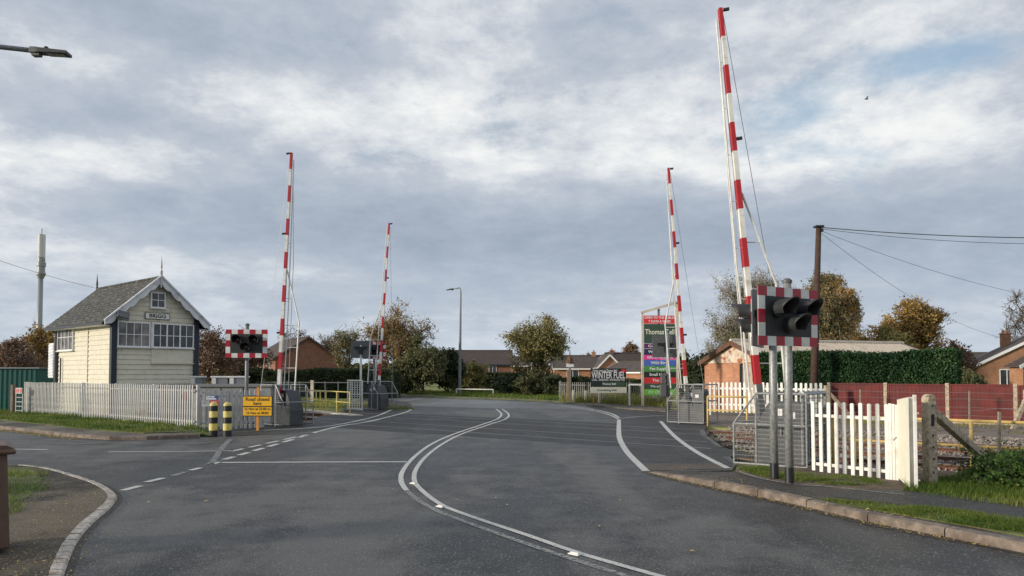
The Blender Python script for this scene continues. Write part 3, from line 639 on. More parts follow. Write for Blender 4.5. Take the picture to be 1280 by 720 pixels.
# ================================================================== SIGNAL BOX
def signal_box():
    th = math.atan2(.76, .65); W, L = 3.15, 5.8
    o = empty('signal_box', (-15.1, 28, 0), th, 'cream weatherboarded signal box with slate roof and scalloped white bargeboards', 'signal box')
    slope = .90; apex = 5.42; ez = apex - slope * (W / 2)
    def zr(x): return apex - .06 - slope * abs(x - W / 2)
    # weatherboards: lapped wedges
    b = MB(); bh = .19
    def wedge(x0, x1, z0, z1, face):
        t, q = .010, .038
        if face == 'f':   # outward is -y
            b.add([(x0, 0, z0), (x1, 0, z0), (x1, -q, z0), (x0, -q, z0), (x0, 0, z1), (x1, 0, z1), (x1, -t, z1), (x0, -t, z1)], [(0, 1, 2, 3), (3, 2, 6, 7), (7, 6, 5, 4), (0, 3, 7, 4), (1, 5, 6, 2)])
        elif face == 'l':
            b.add([(0, x0, z0), (0, x1, z0), (-q, x1, z0), (-q, x0, z0), (0, x0, z1), (0, x1, z1), (-t, x1, z1), (-t, x0, z1)], [(0, 1, 2, 3), (3, 2, 6, 7), (7, 6, 5, 4), (0, 3, 7, 4), (1, 5, 6, 2)])
        else:
            b.add([(W, x0, z0), (W, x1, z0), (W + q, x1, z0), (W + q, x0, z0), (W, x0, z1), (W, x1, z1), (W + t, x1, z1), (W + t, x0, z1)], [(0, 1, 2, 3), (3, 2, 6, 7), (7, 6, 5, 4), (0, 3, 7, 4), (1, 5, 6, 2)])
    z = -.1; r = random.Random(5)
    core = MB(); core.prism([(0, -.1), (W, -.1), (W, ez - .06), (W / 2, apex - .1), (0, ez - .06)], 'y', 0, L); core.build('wall_frame', M['board'], o)
    while z < apex - .2:
        z1 = z + bh - .004; x0, x1 = .02, W - .02
        if z1 > ez - .05:
            hw = max(.05, (apex - .10 - z1) / slope); x0, x1 = max(.02, W / 2 - hw), min(W - .02, W / 2 + hw)
        if not (z1 > 2.66 and z < 3.6):
            if r.random() < .4 and x1 - x0 > 2:
                c = r.uniform(.35, .65) * W; wedge(x0, c - .003, z, z1, 'f'); wedge(c + .003, x1, z + r.uniform(-.006, .006), z1, 'f')
            else: wedge(x0, x1, z, z1, 'f')
        if z1 < ez + .02:
            c = L * .42
            wedge(.02, c - .004, z, z1, 'l'); wedge(c + .004, L - .02, z, z1, 'l'); wedge(.02, L - .02, z, z1, 'r')
        z += bh
    b.build('weatherboarding', M['board'], o)
    b = MB()
    for x, y in ((-.02, -.02), (W + .02, -.02), (-.02, L)): b.box((x, y, 1.9), (.19, .19, 4.0))
    b2 = b
    for i, (x, y) in enumerate(((-.02, -.02), (W + .02, -.02), (-.02, L))):
        q = MB(); q.box((x, y, 1.93 if i else 1.93), (.20, .20, 4.06)); q.build('corner_post', M['navy'], o)
    # strip trims on the side wall
    q = MB(); q.bx(-.055, -.03, L * .42 - .03, L * .42 + .03, 0, 3.95); q.build('trim_board', M['board'], o)
    # windows
    def win(x0, x1, z0, z1, nx, nz, pane, face='f', name='window', sash=None, fr=.045):
        f = MB()
        def bx(a0, a1, c0, c1, d0, d1):   # a along the wall, c height, d outward depth
            if face == 'f': return (a0, a1, -d1, -d0, c0, c1)
            return (-d1, -d0, a0, a1, c0, c1)
        for a0, a1, c0, c1 in ((x0 - fr, x1 + fr, z0 - fr, z0), (x0 - fr, x1 + fr, z1, z1 + fr), (x0 - fr, x0, z0, z1), (x1, x1 + fr, z0, z1)): f.bx(*bx(a0, a1, c0, c1, .0, .10))
        w = f.build(name, M['upvc'], o)
        s = MB()
        s.bx(*bx(x0 - fr - .03, x1 + fr + .03, z0 - fr - .04, z0 - fr, 0, .14)); s.build('sill', M['whiteold'], w)
        g = MB(); g.bx(*bx(x0, x1, z0, z1, .015, .058)); g.build('pane', M[pane], w)
        g = MB()
        for i in range(1, nx):
            a = x0 + (x1 - x0) * i / nx; ww = .028 if (sash and i % sash == 0) else .013; g.bx(*bx(a - ww, a + ww, z0, z1, .058, .088))
        for i in range(1, nz):
            c = z0 + (z1 - z0) * i / nz; g.bx(*bx(x0, x1, c - .013, c + .013, .058, .086))
        g.build('glazing_bar', M['upvc'], w)
        return w
    win(.14, 1.27, 2.70, 3.58, 4, 2, 'curtain'); win(1.45, 3.02, 2.70, 3.58, 6, 2, 'glass', sash=2)
    win(1.36, 1.84, 4.27, 4.80, 2, 2, 'glass', name='attic_window', fr=.055)
    win(3.95, 5.62, 2.64, 3.68, 4, 2, 'curtain', 'l')
    q = MB(); q.bx(1.34, 1.40, -.115, -.0, 2.64, 3.66); q.build('mullion', M['barge'], o)
    q = MB(); q.bx(1.38, 3.08, -.06, -.036, 2.06, 2.60); q.build('apron_panel', M['board'], o, bevel=.005)
    q = MB(); q.bx(1.36, 3.42, -.12, -.06, 2.02, 2.055); q.build('drip_rail', M['board'], o)
    # roof
    xo = .46; y0, y1 = -.34, L + .22
    rf = MB(); t = .07
    for sgn in (-1, 1):
        pts = [(W / 2, apex), (W / 2 + sgn * (W / 2 + xo), apex - slope * (W / 2 + xo)), (W / 2 + sgn * (W / 2 + xo), apex - slope * (W / 2 + xo) - t), (W / 2, apex - t)]
        rf.prism(pts, 'y', y0 + .03, y1)
    ro = rf.build('roof', M['slate'], o)
    q = MB(); q.tube([(W / 2, y0 + .05, apex + .01), (W / 2, y1, apex + .01)], .06, 8); q.build('ridge_tile', M['slate'], ro)
    # slate courses
    q = MB(); n = 15
    for sgn in (-1, 1):
        for i in range(n):
            d0 = (W / 2 + xo) * i / n; d1 = (W / 2 + xo) * (i + 1) / n
            q.add([(W / 2 + sgn * d0, y0 + .06, apex - slope * d0 + .004), (W / 2 + sgn * d0, y1 - .02, apex - slope * d0 + .004), (W / 2 + sgn * d1, y1 - .02, apex - slope * d1 + .016), (W / 2 + sgn * d1, y0 + .06, apex - slope * d1 + .016),
                   (W / 2 + sgn * d1, y1 - .02, apex - slope * d1 + .002), (W / 2 + sgn * d1, y0 + .06, apex - slope * d1 + .002)], [(0, 1, 2, 3), (3, 2, 4, 5)])
    q.build('slates', M['slate'], ro)
    # gutters
    for sgn in (-1, 1):
        x = W / 2 + sgn * (W / 2 + xo + .02); zz = apex - slope * (W / 2 + xo) - .07
        q = MB(); q.bar((x, y0 + .1, zz), (x, y1, zz), .10, .09); q.build('gutter', M['navy'], o)
        q = MB(); q.bx(min(x, W / 2 + sgn * W / 2), max(x, W / 2 + sgn * W / 2), .0, y1 - .05, zz - .06, zz - .04); q.build('soffit', M['barge'], o)
    q = MB(); xg = -xo + .02; q.tube([(xg, L - .05, 3.60), (-.12, L - .02, 3.35), (-.12, L - .02, 0)], .035, 8); q.build('downpipe', M['navy'], o)
    q = MB(); q.tube([(-.10, 5.2, 2.3), (-.10, 5.2, .1)], .03, 8); q.build('downpipe', M['navy'], o)
    # bargeboards with scalloped lower edge
    for sgn in (-1, 1):
        hw = W / 2 + xo; steps = 60; top = []; low = []
        for i in range(steps + 1):
            d = hw * i / steps; zt = apex + .05 - slope * d; u = (d / hw) * 5.2
            dep = .25 + .085 * abs(math.sin(math.pi * u))
            if i > steps - 6: dep = .30 - .02 * (i - steps + 6)
            top.append((W / 2 + sgn * d, zt)); low.append((W / 2 + sgn * d, zt - dep))
        b = MB()
        for i in range(steps): b.prism([top[i], top[i + 1], low[i + 1], low[i]], 'y', y0 - .03, y0 + .015)
        b.build('bargeboard', M['barge'], o)
        b = MB(); b.bar((W / 2, y0 - .05, apex + .055), (W / 2 + sgn * (hw + .03), y0 - .05, apex + .055 - slope * (hw + .03)), .10, .05); b.build('barge_capping', M['barge'], o)
    for yy, c in ((y0 - .03, 'barge'), (y1, 'navy')):
        h0 = apex - .42 if c == 'barge' else apex
        f = MB(); f.lathe([(.0, 0), (.05, .04), (.02, .09), (.055, .13), (.055, .62), (.075, .64), (.04, .70), (.035, .76), (.05, .80), (.02, 1.15), (.002, 1.28)] if c == 'barge' else [(.05, 0), (.05, .1), (.03, .15), (.045, .2), (.012, .6), (.002, .72)], 8, (W / 2, yy, h0))
        f.build('finial', M[c], o, smooth=True)
    nb = MB(); nb.bx(1.13, 2.06, -.07, -.035, 3.79, 4.01); n_ = nb.build('name_board', M['white'], o)
    f = MB()
    for a in ((1.11, 2.08, 3.77, 3.79), (1.11, 2.08, 4.01, 4.03), (1.11, 1.13, 3.79, 4.01), (2.06, 2.08, 3.79, 4.01)): f.bx(a[0], a[1], -.075, -.035, a[2], a[3])
    f.build('border', M['black'], n_)
    text(n_, 'BRIGG', .2, (1.595, -.072, 3.90), M['black'], .64, .006)
    # floodlight
    q = MB(); q.bar((.0, -.10, 3.74), (.0, -.42, 3.86), .04); q.build('floodlight_bracket', M['navy'], o)
    q = MB(); q.box((.12, -.5, 3.82), (.42, .16, .34), M=Matrix.Rotation(R(-40), 3, 'X') @ Matrix.Rotation(.3, 3, 'Y')); fl = q.build('floodlight', M['signgrey'], o, bevel=.02)
    q = MB(); q.box((.12, -.58, 3.76), (.36, .02, .28), M=Matrix.Rotation(R(-40), 3, 'X') @ Matrix.Rotation(.3, 3, 'Y')); q.build('lens', M['curtain'], fl)
    # cabinet on the back corner
    q = MB(); q.bx(-.15, .45, L + .12, L + .72, 1.45, 2.95); cb = q.build('wall_cabinet', M['barge'], o, bevel=.02)
    q = MB()
    for i in range(11): q.bx(-.17, -.15, L + .16, L + .68, 1.55 + i * .125, 1.61 + i * .125)
    q.build('louvre', M['barge'], cb)
    q = MB(); q.tube([(.1, L + .4, 0), (.1, L + .4, 1.45)], .05, 8); q.build('cabinet_leg', M['barge'], o)
    return o
signal_box()

# ================================================================== generic fence of pales
def pale_mb(w, t, h, pointed=True, rounded=False):
    b = MB()
    if rounded: pts = [(-w / 2, 0), (w / 2, 0), (w / 2, h - w * .3), (w * .3, h - w * .06), (0, h), (-w * .3, h - w * .06), (-w / 2, h - w * .3)]
    elif pointed: pts = [(-w / 2, 0), (w / 2, 0), (w / 2, h - w * .5), (0, h), (-w / 2, h - w * .5)]
    else: pts = [(-w / 2, 0), (w / 2, 0), (w / 2, h), (-w / 2, h)]
    return b.prism(pts, 'y', -t / 2, t / 2)
def pale_fence(name, p, q, h, sp, w, m, label, cat, rails=(.2, .8), post_every=2.4, postm=None, post_h=None, zb=0, rounded=False, t=.02, jitter=.01, railm=None, group=None, posts=True, back=1, seed=1):
    p, q = Vector(p), Vector(q); d = q - p; d.z = 0; L = d.length; rz = math.atan2(d.y, d.x)
    o = empty(name, (p.x, p.y, p.z), rz, label, cat, group); r = random.Random(seed); dz = q.z - p.z
    pr = None; x = w / 2
    while x < L:
        if pr is None: c = pr = pale_mb(w, t, h - zb, True, rounded).build('pale', M[m], o)
        else: c = dup(pr, o)
        c.location = (x + r.uniform(-jitter, jitter) * .5, 0, zb + dz * x / L + r.uniform(-jitter, jitter)); c.rotation_euler = (0, r.uniform(-jitter, jitter) * .8, 0); x += sp
    for rr in rails:
        b = MB(); b.bar((0, back * (t / 2 + .022), rr * h), (L, back * (t / 2 + .022), rr * h + dz), .04, .07 if w > .07 else .045); b.build('rail', M[railm or m], o)
    if posts:
        n = max(1, round(L / post_every)); pp = None
        for i in range(n + 1):
            if pp is None: b = MB(); b.box((0, 0, (post_h or h) / 2 - .1), (.09, .09, (post_h or h) + .2)); c = pp = b.build('post', M[postm or m], o, bevel=.008)
            else: c = dup(pp, o)
            c.location = (min(L, L * i / n), back * .115, dz * i / n)
    return o
pale_fence('palisade_fence', G(30, 516, .08), G(242, 534.5, .08), 1.22, .135, .046, 'greyfence', 'long weathered grey palisade fence in front of the cream signal box', 'fence', rails=(.14, .86), seed=2)
g0, g1_ = G(245, 536.5, .02), G(284, 536, .02)
pale_fence('picket_gate', g0, g1_, 1.13, .162, .085, 'greyfence', 'pale picket gate behind the two striped bollards', 'gate', rails=(.16, .84), posts=False, rounded=True, seed=3)
pale_fence('picket_fence', G(287, 536, .02), G(330, 534.5, 0), 1.13, .15, .085, 'greyfence', 'short picket fence between the gate and the yellow road closed sign', 'fence', rails=(.16, .84), rounded=True, seed=4, post_every=1.1)
q = MB(); q.box((0, 0, .55), (.16, .12, 1.2)); q.build('gate_post', M['greyfence'], None, loc=G(244, 536), bevel=.01); tag(bpy.data.objects['gate_post'], 'pale gate post at the end of the long palisade fence', 'gate post')

# small information signs
def wall_sign(name, px, py, D, w, h, m, label, rz=.35, items=(), border=None, cat='sign', round_=False):
    p = P(px, py, D); o = empty(name, p, rz, label, cat)
    b = MB()
    if round_: b.prism([(w / 2 * math.cos(a * math.pi / 12), h / 2 * math.sin(a * math.pi / 12)) for a in range(24)], 'y', -.006, .006)
    else: b.box((0, 0, 0), (w, .012, h))
    bd = b.build('board', M[m], o)
    for s, size, x, z, c, wd in items: text(o, s, size, (x, -.009, z), M[c], wd)
    return o
M['pb'] = flat('blue', (.02, .06, .25)); M['pw'] = flat('white', (.75, .76, .78)); M['pr'] = flat('red', (.5, .02, .03)); M['pg'] = flat('grey', (.38, .4, .42))
D_ = 21.3
o = wall_sign('notice_sign', 230.5, 495.5, 22.1, .20, .25, 'pr', 'small round red notice on the grey palisade fence', .8, [('DANGER', .035, 0, .055, 'pw', .13), ('KEEP OUT', .035, 0, 0, 'pw', .15), ('NO ENTRY', .03, 0, -.055, 'pw', .12)], round_=True)
o = wall_sign('notice_sign', 265, 497.2, 20.95, .36, .115, 'pb', 'blue and white notice above the other notices on the picket gate', 0, [])
q = MB(); q.box((-.045, -.009, .022), (.24, .005, .045)); q.box((-.02, -.009, -.032), (.29, .005, .03)); q.build('white_band', M['pw'], o)
text(o, 'Network information', .03, (-.045, -.013, .022), M['pb'], .2)
o = wall_sign('notice_sign', 256.5, 504.4, 20.97, .20, .16, 'pg', 'grey notice beside the red one on the picket gate', 0, [('NOTICE', .03, 0, .04, 'black', .12), ('Gate in use', .025, 0, -.01, 'black', .14)])
o = wall_sign('notice_sign', 268, 504, 20.96, .235, .16, 'pr', 'red rectangular notice on the picket gate', 0, [('WARNING', .04, 0, .04, 'pw', .17), ('Do not trespass', .03, 0, -.005, 'pw', .18), ('on the railway', .03, 0, -.045, 'pw', .16)])

# ================================================================== bollards
def bollard(px, label, first=None):
    p = G(px, 545.5)
    o = empty('bollard', p, 0, label, 'bollard', 'black and yellow bollards')
    zs = [0, .17, .36, .53, .70, .85, 1.0]
    zs = [z * .93 for z in zs]
    r = .105
    for i in range(5):
        b = MB(); a, c = zs[i], zs[i + 1]
        b.lathe([(r, a), (r, c)], 20); b.build('band', M['black' if i % 2 == 0 else 'yellow'], o, smooth=False)
    b = MB(); b.lathe([(r, zs[5])] + [(r * math.cos(t * math.pi / 16), zs[5] + .10 * math.sin(t * math.pi / 16)) for t in range(1, 8)] + [(.002, zs[5] + .10)], 20); b.build('domed_top', M['yellow'], o, smooth=False)
    return o
bollard(266.5, 'yellow and black banded bollard, the left one of the pair'); bollard(284, 'yellow and black banded bollard, nearer the road closed sign')

# ================================================================== road closed sign
def closed_sign():
    p = G(321.5, 538.5); k = p.y / F
    o = empty('road_closed_sign', p, R(-3), 'amber temporary road closed sign on an orange post', 'sign')
    cz = 1.6 + (468 - 507.5) * k; w, h = 38.5 * k, 25.5 * k
    b = MB(); b.box((0, 0, cz), (w, .02, h)); b.build('backing', M['black'], o, bevel=.012)
    b = MB(); b.box((0, -.012, cz + h * .235), (w - .05, .006, h * .53 - .045)); b.build('upper_panel', M['signyel'], o)
    b = MB(); b.box((0, -.012, cz - h * .255), (w - .05, .006, h * .49 - .045)); b.build('lower_panel', M['signyel'], o)
    text(o, 'Road closed', .14, (0, -.017, cz + h * .33), M['black'], w * .78, .002); text(o, 'here', .14, (0, -.017, cz + h * .13), M['black'], w * .26, .002)
    text(o, '15 Nov at 22:00 to', .10, (0, -.017, cz - h * .14), M['black'], w * .84, .001); text(o, '16 Nov at 08:00', .10, (0, -.017, cz - h * .34), M['black'], w * .72, .001)
    b = MB(); b.bar((0, .035, 0), (0, .035, cz + h * .5 + .24), .07, .05); b.build('post', mat('orange_post', (.62, .26, .03), .6), o)
closed_sign()

# ================================================================== crossing signals
def hood(mb, c, r, l, flare=1.25):
    n = 14; vs = []; fs = []
    for k, (rr, y) in enumerate(((r, 0), (r * 1.06, -l * .5), (r * flare * .92, -l))):
        for t in (0, .008):
            for i in range(n + 1):
                a = math.radians(-35 + 250 * i / n); cut = 1 if k < 2 else (.55 + .45 * max(0, math.sin(a)))
                vs.append((c[0] + (rr + t) * math.cos(a), y * cut - .06, c[2] + (rr + t) * math.sin(a)))
    m = n + 1
    for k in range(2):
        for t in (0, 1):
            a0 = (k * 2 + t) * m; b0 = ((k + 1) * 2 + t) * m
            fs += [(a0 + i, a0 + i + 1, b0 + i + 1, b0 + i) for i in range(n)]
    fs += [(4 * m + i, 4 * m + i + 1, 5 * m + i + 1, 5 * m + i) for i in range(n)]
    mb.add([Vector(v) for v in vs], fs)
def wigwag(base, rz, cz, W, H, label, post_top=None, post_off=(0, .17), post_r=.055, group='road crossing signals', boxes=True, hood_l=.29, postm='galvdull', arm=True):
    o = empty('crossing_signal', base, rz, label, 'signal', group)
    px_, py_ = post_off
    b = MB(); b.tube([(px_, py_, 0), (px_, py_, (post_top or cz + H / 2 + .12))], post_r, 14); po = b.build('post', M[postm], o, smooth=True)
    b = MB(); b.lathe([(post_r + .012, 0), (post_r + .012, .04), (post_r * .6, .065)], 14, (px_, py_, (post_top or cz + H / 2 + .12) - .02)); b.build('cap', M['signgrey'], po)
    b = MB(); b.lathe([(post_r + .006, 0), (post_r + .006, .22)], 14, (px_, py_, 0)); b.build('base_sleeve', M['black'], po)
    b = MB(); b.box((0, 0, cz), (W, .012, H)); bb = b.build('backboard', M['signgrey'], o)
    b = MB(); b.box((0, -.009, cz), (W * .78, .006, H * .68)); b.build('black_face', M['blackmatt'], bb)
    bw = W * .11; bh = H * .16; nx, nz = 7, 5
    bd = MB()
    for i in range(nx):
        x0 = -W / 2 + W * i / nx; x1 = x0 + W / nx
        for zc in (cz + H / 2 - bh / 2, cz - H / 2 + bh / 2):
            bd.cm = i % 2; bd.box(((x0 + x1) / 2, -.010, zc), (W / nx, .008, bh))
    for i in range(3):
        z0 = cz - H / 2 + bh + (H - 2 * bh) * i / 3
        for xc in (-W / 2 + bw / 2, W / 2 - bw / 2):
            bd.cm = 1 - i % 2; bd.box((xc, -.010, z0 + (H - 2 * bh) / 6), (bw, .008, (H - 2 * bh) / 3))
    bd.build('striped_border', [M['redrefl'], M['whiteold']], bb)
    r = H * .125
    for x, z, l in ((-W * .20, cz + H * .13, 'lens_red'), (W * .20, cz + H * .13, 'lens_red'), (.0, cz - H * .13, 'lens_amber')):
        b = MB(); b.lathe([(r * 1.25, -.02), (r * 1.25, .05), (r * .9, .07)], 18)
        for i, v in enumerate(b.v): b.v[i] = (v[0] + x, -v[2] - .02, v[1] + z)
        lamp = b.build('lamp', M['blackmatt'], o)
        b = MB(); b.lathe([(r, 0), (r * .8, .02), (.002, .035)], 18)
        for i, v in enumerate(b.v): b.v[i] = (v[0] + x, -v[2] - .08, v[1] + z)
        b.build('lens', M[l], lamp, smooth=True)
        b = MB(); hood(b, (x, 0, z), r * 1.15, hood_l); b.build('hood', M['blackmatt'], lamp, smooth=True)
    if arm:
        b = MB(); b.bar((-W * .30, .05, cz + H * .1), (W * .30, .05, cz + H * .1), .09, .10); b.box((-W * .02, .05, cz - H * .12), (.13, .08, H * .30)); b.bar((px_, .03, cz + H * .1), (px_, py_, cz + H * .1), .05)
        b.tube([(px_ + .1, .1, cz + H * .1), (px_ + .13, .14, cz - H * .05), (px_ + .03, py_ - .02, cz - H * .22)], .014, 6)
        b.build('mounting_bracket', M['black'], o)
    return o
pA = G(987.5, 604, KZ); pB = G(967.5, 596, KZ)
wigwag(Vector((pA.x, pA.y, KZ)) + Vector((-.08, -.22, 0)), R(31), 2.31, 1.22, .80, 'red and white bordered crossing signal facing the road, on the nearest galvanised post', post_top=2.83, post_off=(.19, .16), postm='galv', post_r=.057)
wigwag(Vector((pB.x - .22, pB.y - .02, KZ)), R(-117), 2.33, 1.05, .80, 'crossing signal turned edge-on to the camera, hoods pointing left', post_top=2.72, post_off=(.0, .21), postm='galv', post_r=.057)
pC = G(307, 534); wigwag(pC, R(4), 1.6 + 38.5 * pC.y / F, 1.24, .86, 'crossing signal on a grey post behind the road closed sign', post_top=3.12, post_off=(-.03, .16))
pD = P(450.5, 512, 34); wigwag(Vector((pD.x, pD.y, 0)), R(170), 2.75, 1.0, .80, 'crossing signal seen from behind beyond the far left barrier', post_top=2.98, post_off=(.0, -.02), postm='silver', post_r=.05)
pE = P(467.5, 512, 34.6); wigwag(Vector((pE.x, pE.y, 0)), R(12), 2.72, 1.05, .80, 'crossing signal facing the camera behind the far left barrier', post_top=2.9, post_off=(0, .17))
pF = G(834.5, 512.5); wigwag(Vector((pF.x - .06, pF.y + .17, 0)), R(183), 2.87, 1.17, 1.0, 'crossing signal seen from behind in front of the tall garden centre sign', post_top=3.55, post_off=(-.08, .17), post_r=.085)
q = MB(); q.box((-.20, 0, 1.25), (.22, .2, .42)); q.box((-.20, 0, .75), (.26, .2, .5)); fo = empty('pedestrian_signal', (pF.x - .0, pF.y - .02, .0), 0, 'small grey signal housing strapped low on the post before the tall sign', 'signal')
q = MB(); q.box((-.20, 0, 1.42), (.20, .2, .45)); q.build('upper_housing', M['signgrey'], fo, bevel=.02)
q = MB(); q.box((-.20, 0, .88), (.27, .22, .52)); q.build('lower_housing', M['signgrey'], fo, bevel=.02)
q = MB(); q.tube([(-.05, 0, .6), (-.05, 0, 1.7)], .02, 6); q.build('conduit', M['black'], fo)

# ================================================================== barriers
def barrier(s_r, n0, dr, A, T, side, label, gap=1.05, strut_side=None, w0=.17):
    """s_r road-side end along the railway, n0 near face, dr +1 if the road lies at smaller s"""
    c = RW(s_r + dr * .62, n0 + gap / 2, 0); o = empty('level_crossing_barrier', c, 0, label, 'barrier', 'raised red and white barriers')
    rel = lambda v: Vector(v) - c
    u = Vector((UX, UY, 0)); nn = Vector((NX, NY, 0))
    # machine cabinet: slanting road-side face
    ws = MB(); ph = 1.12
    prof = [(-.42, 0), (.46, 0), (.46, ph * .92), (.40, ph), (-.12, ph), (-.28, ph * .80), (-.42, ph * .42)]
    vs = [u * (dr * x) + nn * y + Vector((0, 0, z)) for y in (-.24, .24) for x, z in prof]; k = len(prof)
    ws.add(vs, [tuple(range(k)), tuple(range(2 * k - 1, k - 1, -1))] + [(i, (i + 1) % k, k + (i + 1) % k, k + i) for i in range(k)])
    cab = ws.build('machine_cabinet', M['machine'], o, bevel=.015)
    q = MB(); q.add([u * (dr * x) + nn * -.246 + Vector((0, 0, z)) for x, z in ((-.05, .88), (.10, .88), (.10, 1.0), (-.05, 1.0))], [(0, 1, 2, 3)]); q.build('sticker', M['pw'], cab); q = MB(); q.add([u * (dr * x) + nn * -.246 + Vector((0, 0, z)) for x, z in ((.2, .84), (.32, .84), (.32, .95), (.2, .95))], [(0, 1, 2, 3)]); q.build('sticker', M['pw'], cab)
    q = MB(); q.tube([u * (dr * .08) + nn * -.26 + Vector((0, 0, .55)), u * (dr * .08) + nn * -.26 + Vector((0, 0, .68))], .012, 6); q.build('handle', M['galv'], cab)
    # boom
    a, t = rel(A), rel(T); d = t - a; L = d.length; dn = d.normalized()
    bm = MB(); seg = .53; pos = L; i = 0; cam_u = Vector((1, 0, 0))
    def wat(x): f = x / L; return w0 * (1 - f) + w0 * .62 * f
    while pos > 0:
        p0 = max(0, pos - seg); bm.cm = i % 2
        bm.bar(a + dn * p0, a + dn * pos, wat(p0), wat(p0) * .6, up=(1, 0, 0), w1=wat(pos), h1=wat(pos) * .6); pos = p0; i += 1
    for j, v in enumerate(bm.v): pass
    boom = bm.build('boom', [M['red'], M['white']], o)
    bp = MB(); bp.bar(a - dn * .35, a + dn * .25, .24, .10, up=(1, 0, 0)); bp.build('boom_clamp', M['signgrey'], o)
    # folded skirt tubes beside the boom
    hx = Vector((side, 0, 0)); 
    q = MB()
    q.tube([a + dn * .1 + hx * .15, a + dn * L * .35 + hx * .16, a + dn * L * .97 + hx * .085], .018, 6)
    q.tube([a + dn * .1 + hx * .24 + nn * .06, a + dn * L * .55 + hx * .19 + nn * .06, a + dn * L * .88 + hx * .10], .011, 6)
    for f in (.12, .25, .38, .5, .62, .74, .86, .95): q.tube([a + dn * L * f, a + dn * L * f + hx * (.2 - .1 * f)], .008, 5)
    q.build('folded_skirt', M['silver'], o)
    # stay frame
    sx = Vector((strut_side or side, 0, 0)); st = MB()
    top = a + dn * (4.9 - A.z) + sx * .06; kn = a + dn * (3.25 - A.z) + sx * .52; bt = a + dn * .1 + sx * .50
    st.tube([top, kn, bt], .024, 8)
    for z in (3.15, 2.45, 1.8):
        fz = z - A.z; st.tube([a + dn * fz + sx * .05, a + dn * fz + sx * .515], .014, 6)
    st.tube([a + dn * (4.0 - A.z) + sx * .05, a + dn * (4.0 - A.z) + sx * .31], .012, 6)
    st.build('stay_frame', M['silver'], o)
    # boom lamps
    for f in (.995, .66, .25):
        p = a + dn * L * f - sx * (-.10 if strut_side else .10) * (1 if f > .3 else 1)
        q = MB(); q.tube([p + Vector((-.05, -.03, 0)), p + Vector((.05, -.05, .01))], .033, 8); q.bar(p, a + dn * L * f, .02); lm = q.build('boom_lamp', M['blackmatt'], o)
    # tensioning wire
    q = MB(); e = a + dn * L * .98 + Vector((-side * .05 if not strut_side else strut_side * .05, 0, 0)); wv = Vector(((-side if not strut_side else strut_side) * .62, .1, .05)) + a
    q.tube([e, e.lerp(wv, .5) + Vector((0, 0, -.05)), wv], .006, 5); q.build('tension_wire', M['zinc'], o)
    return o, c
def cage(s_r, n0, dr, ln, gap, label, top=1.27, wires=True):
    c = RW(s_r + dr * ln / 2, n0 + gap / 2, 0); o = empty('safety_cage', c, 0, label, 'cage', 'mesh cages round the barrier machines')
    rel = lambda s, n, z: RW(s_r + dr * s, n0 + n, z) - c
    low = .74; sl = .40
    for n in (0, gap):
        b = MB(); P_ = [rel(0, n, .05), rel(0, n, low), rel(sl, n, top), rel(ln, n, top), rel(ln, n, .05)]
        b.tube([P_[0], P_[1]], .019, 8); b.tube([P_[1], P_[2]], .019, 8); b.tube([P_[2], P_[3]], .019, 8); b.tube([P_[3], P_[4]], .019, 8); b.tube([P_[4], P_[0]], .019, 8)
        b.tube([rel(sl, n, .0), rel(sl, n, top)], .019, 8); b.tube([rel(0, n, low), rel(ln, n, low)], .015, 8)
        fr = b.build('side_frame', M['galv'], o)
        m = MB()
        z = .12
        while z < top - .03:
            s0 = 0 if z < low else sl * (z - low) / (top - low); m.bar(rel(s0, n, z), rel(ln, n, z), .0045); z += .075
        s = .06
        while s < ln:
            zt = top if s > sl else low + (top - low) * s / sl; m.bar(rel(s, n, .06), rel(s, n, zt), .003); s += .05
        m.build('wire_mesh', M['galvdull'], fr)
    for s, z in ((0, low), (sl, top), (ln, top), (ln, .06), (ln, low)): b = MB(); b.tube([rel(s, 0, z), rel(s, gap, z)], .017, 8); b.build('cross_bar', M['galv'], o)
    return o
# near right
barrier(-5.2, 12.62, 1, P(948.5, 497, 13.3), P(900, 11, 13.3), -1, 'tallest raised red and white barrier, nearest the camera on the right', strut_side=1, w0=.175)
cage(-5.23, 12.6, 1, 1.25, 1.05, 'galvanised mesh cage on grass behind the two signal posts')
# near left
barrier(-19.75, 13.25, -1, P(348.5, 492, 23.3), P(364.5, 191, 23.3), 1, 'raised barrier beside the road closed sign', w0=.17)
cage(-19.7, 13.1, -1, 1.2, 1.1, 'mesh cage just right of the road closed sign')
# far right
barrier(-11.4, 22.1, 1, P(858, 489, 24.2), P(835.5, 210, 24.2), -1, 'raised barrier beside the tall garden centre sign', w0=.17)
cage(-11.4, 22.05, 1, 1.25, 1.1, 'mesh cage beside the short yellow railing, right of the tall sign')
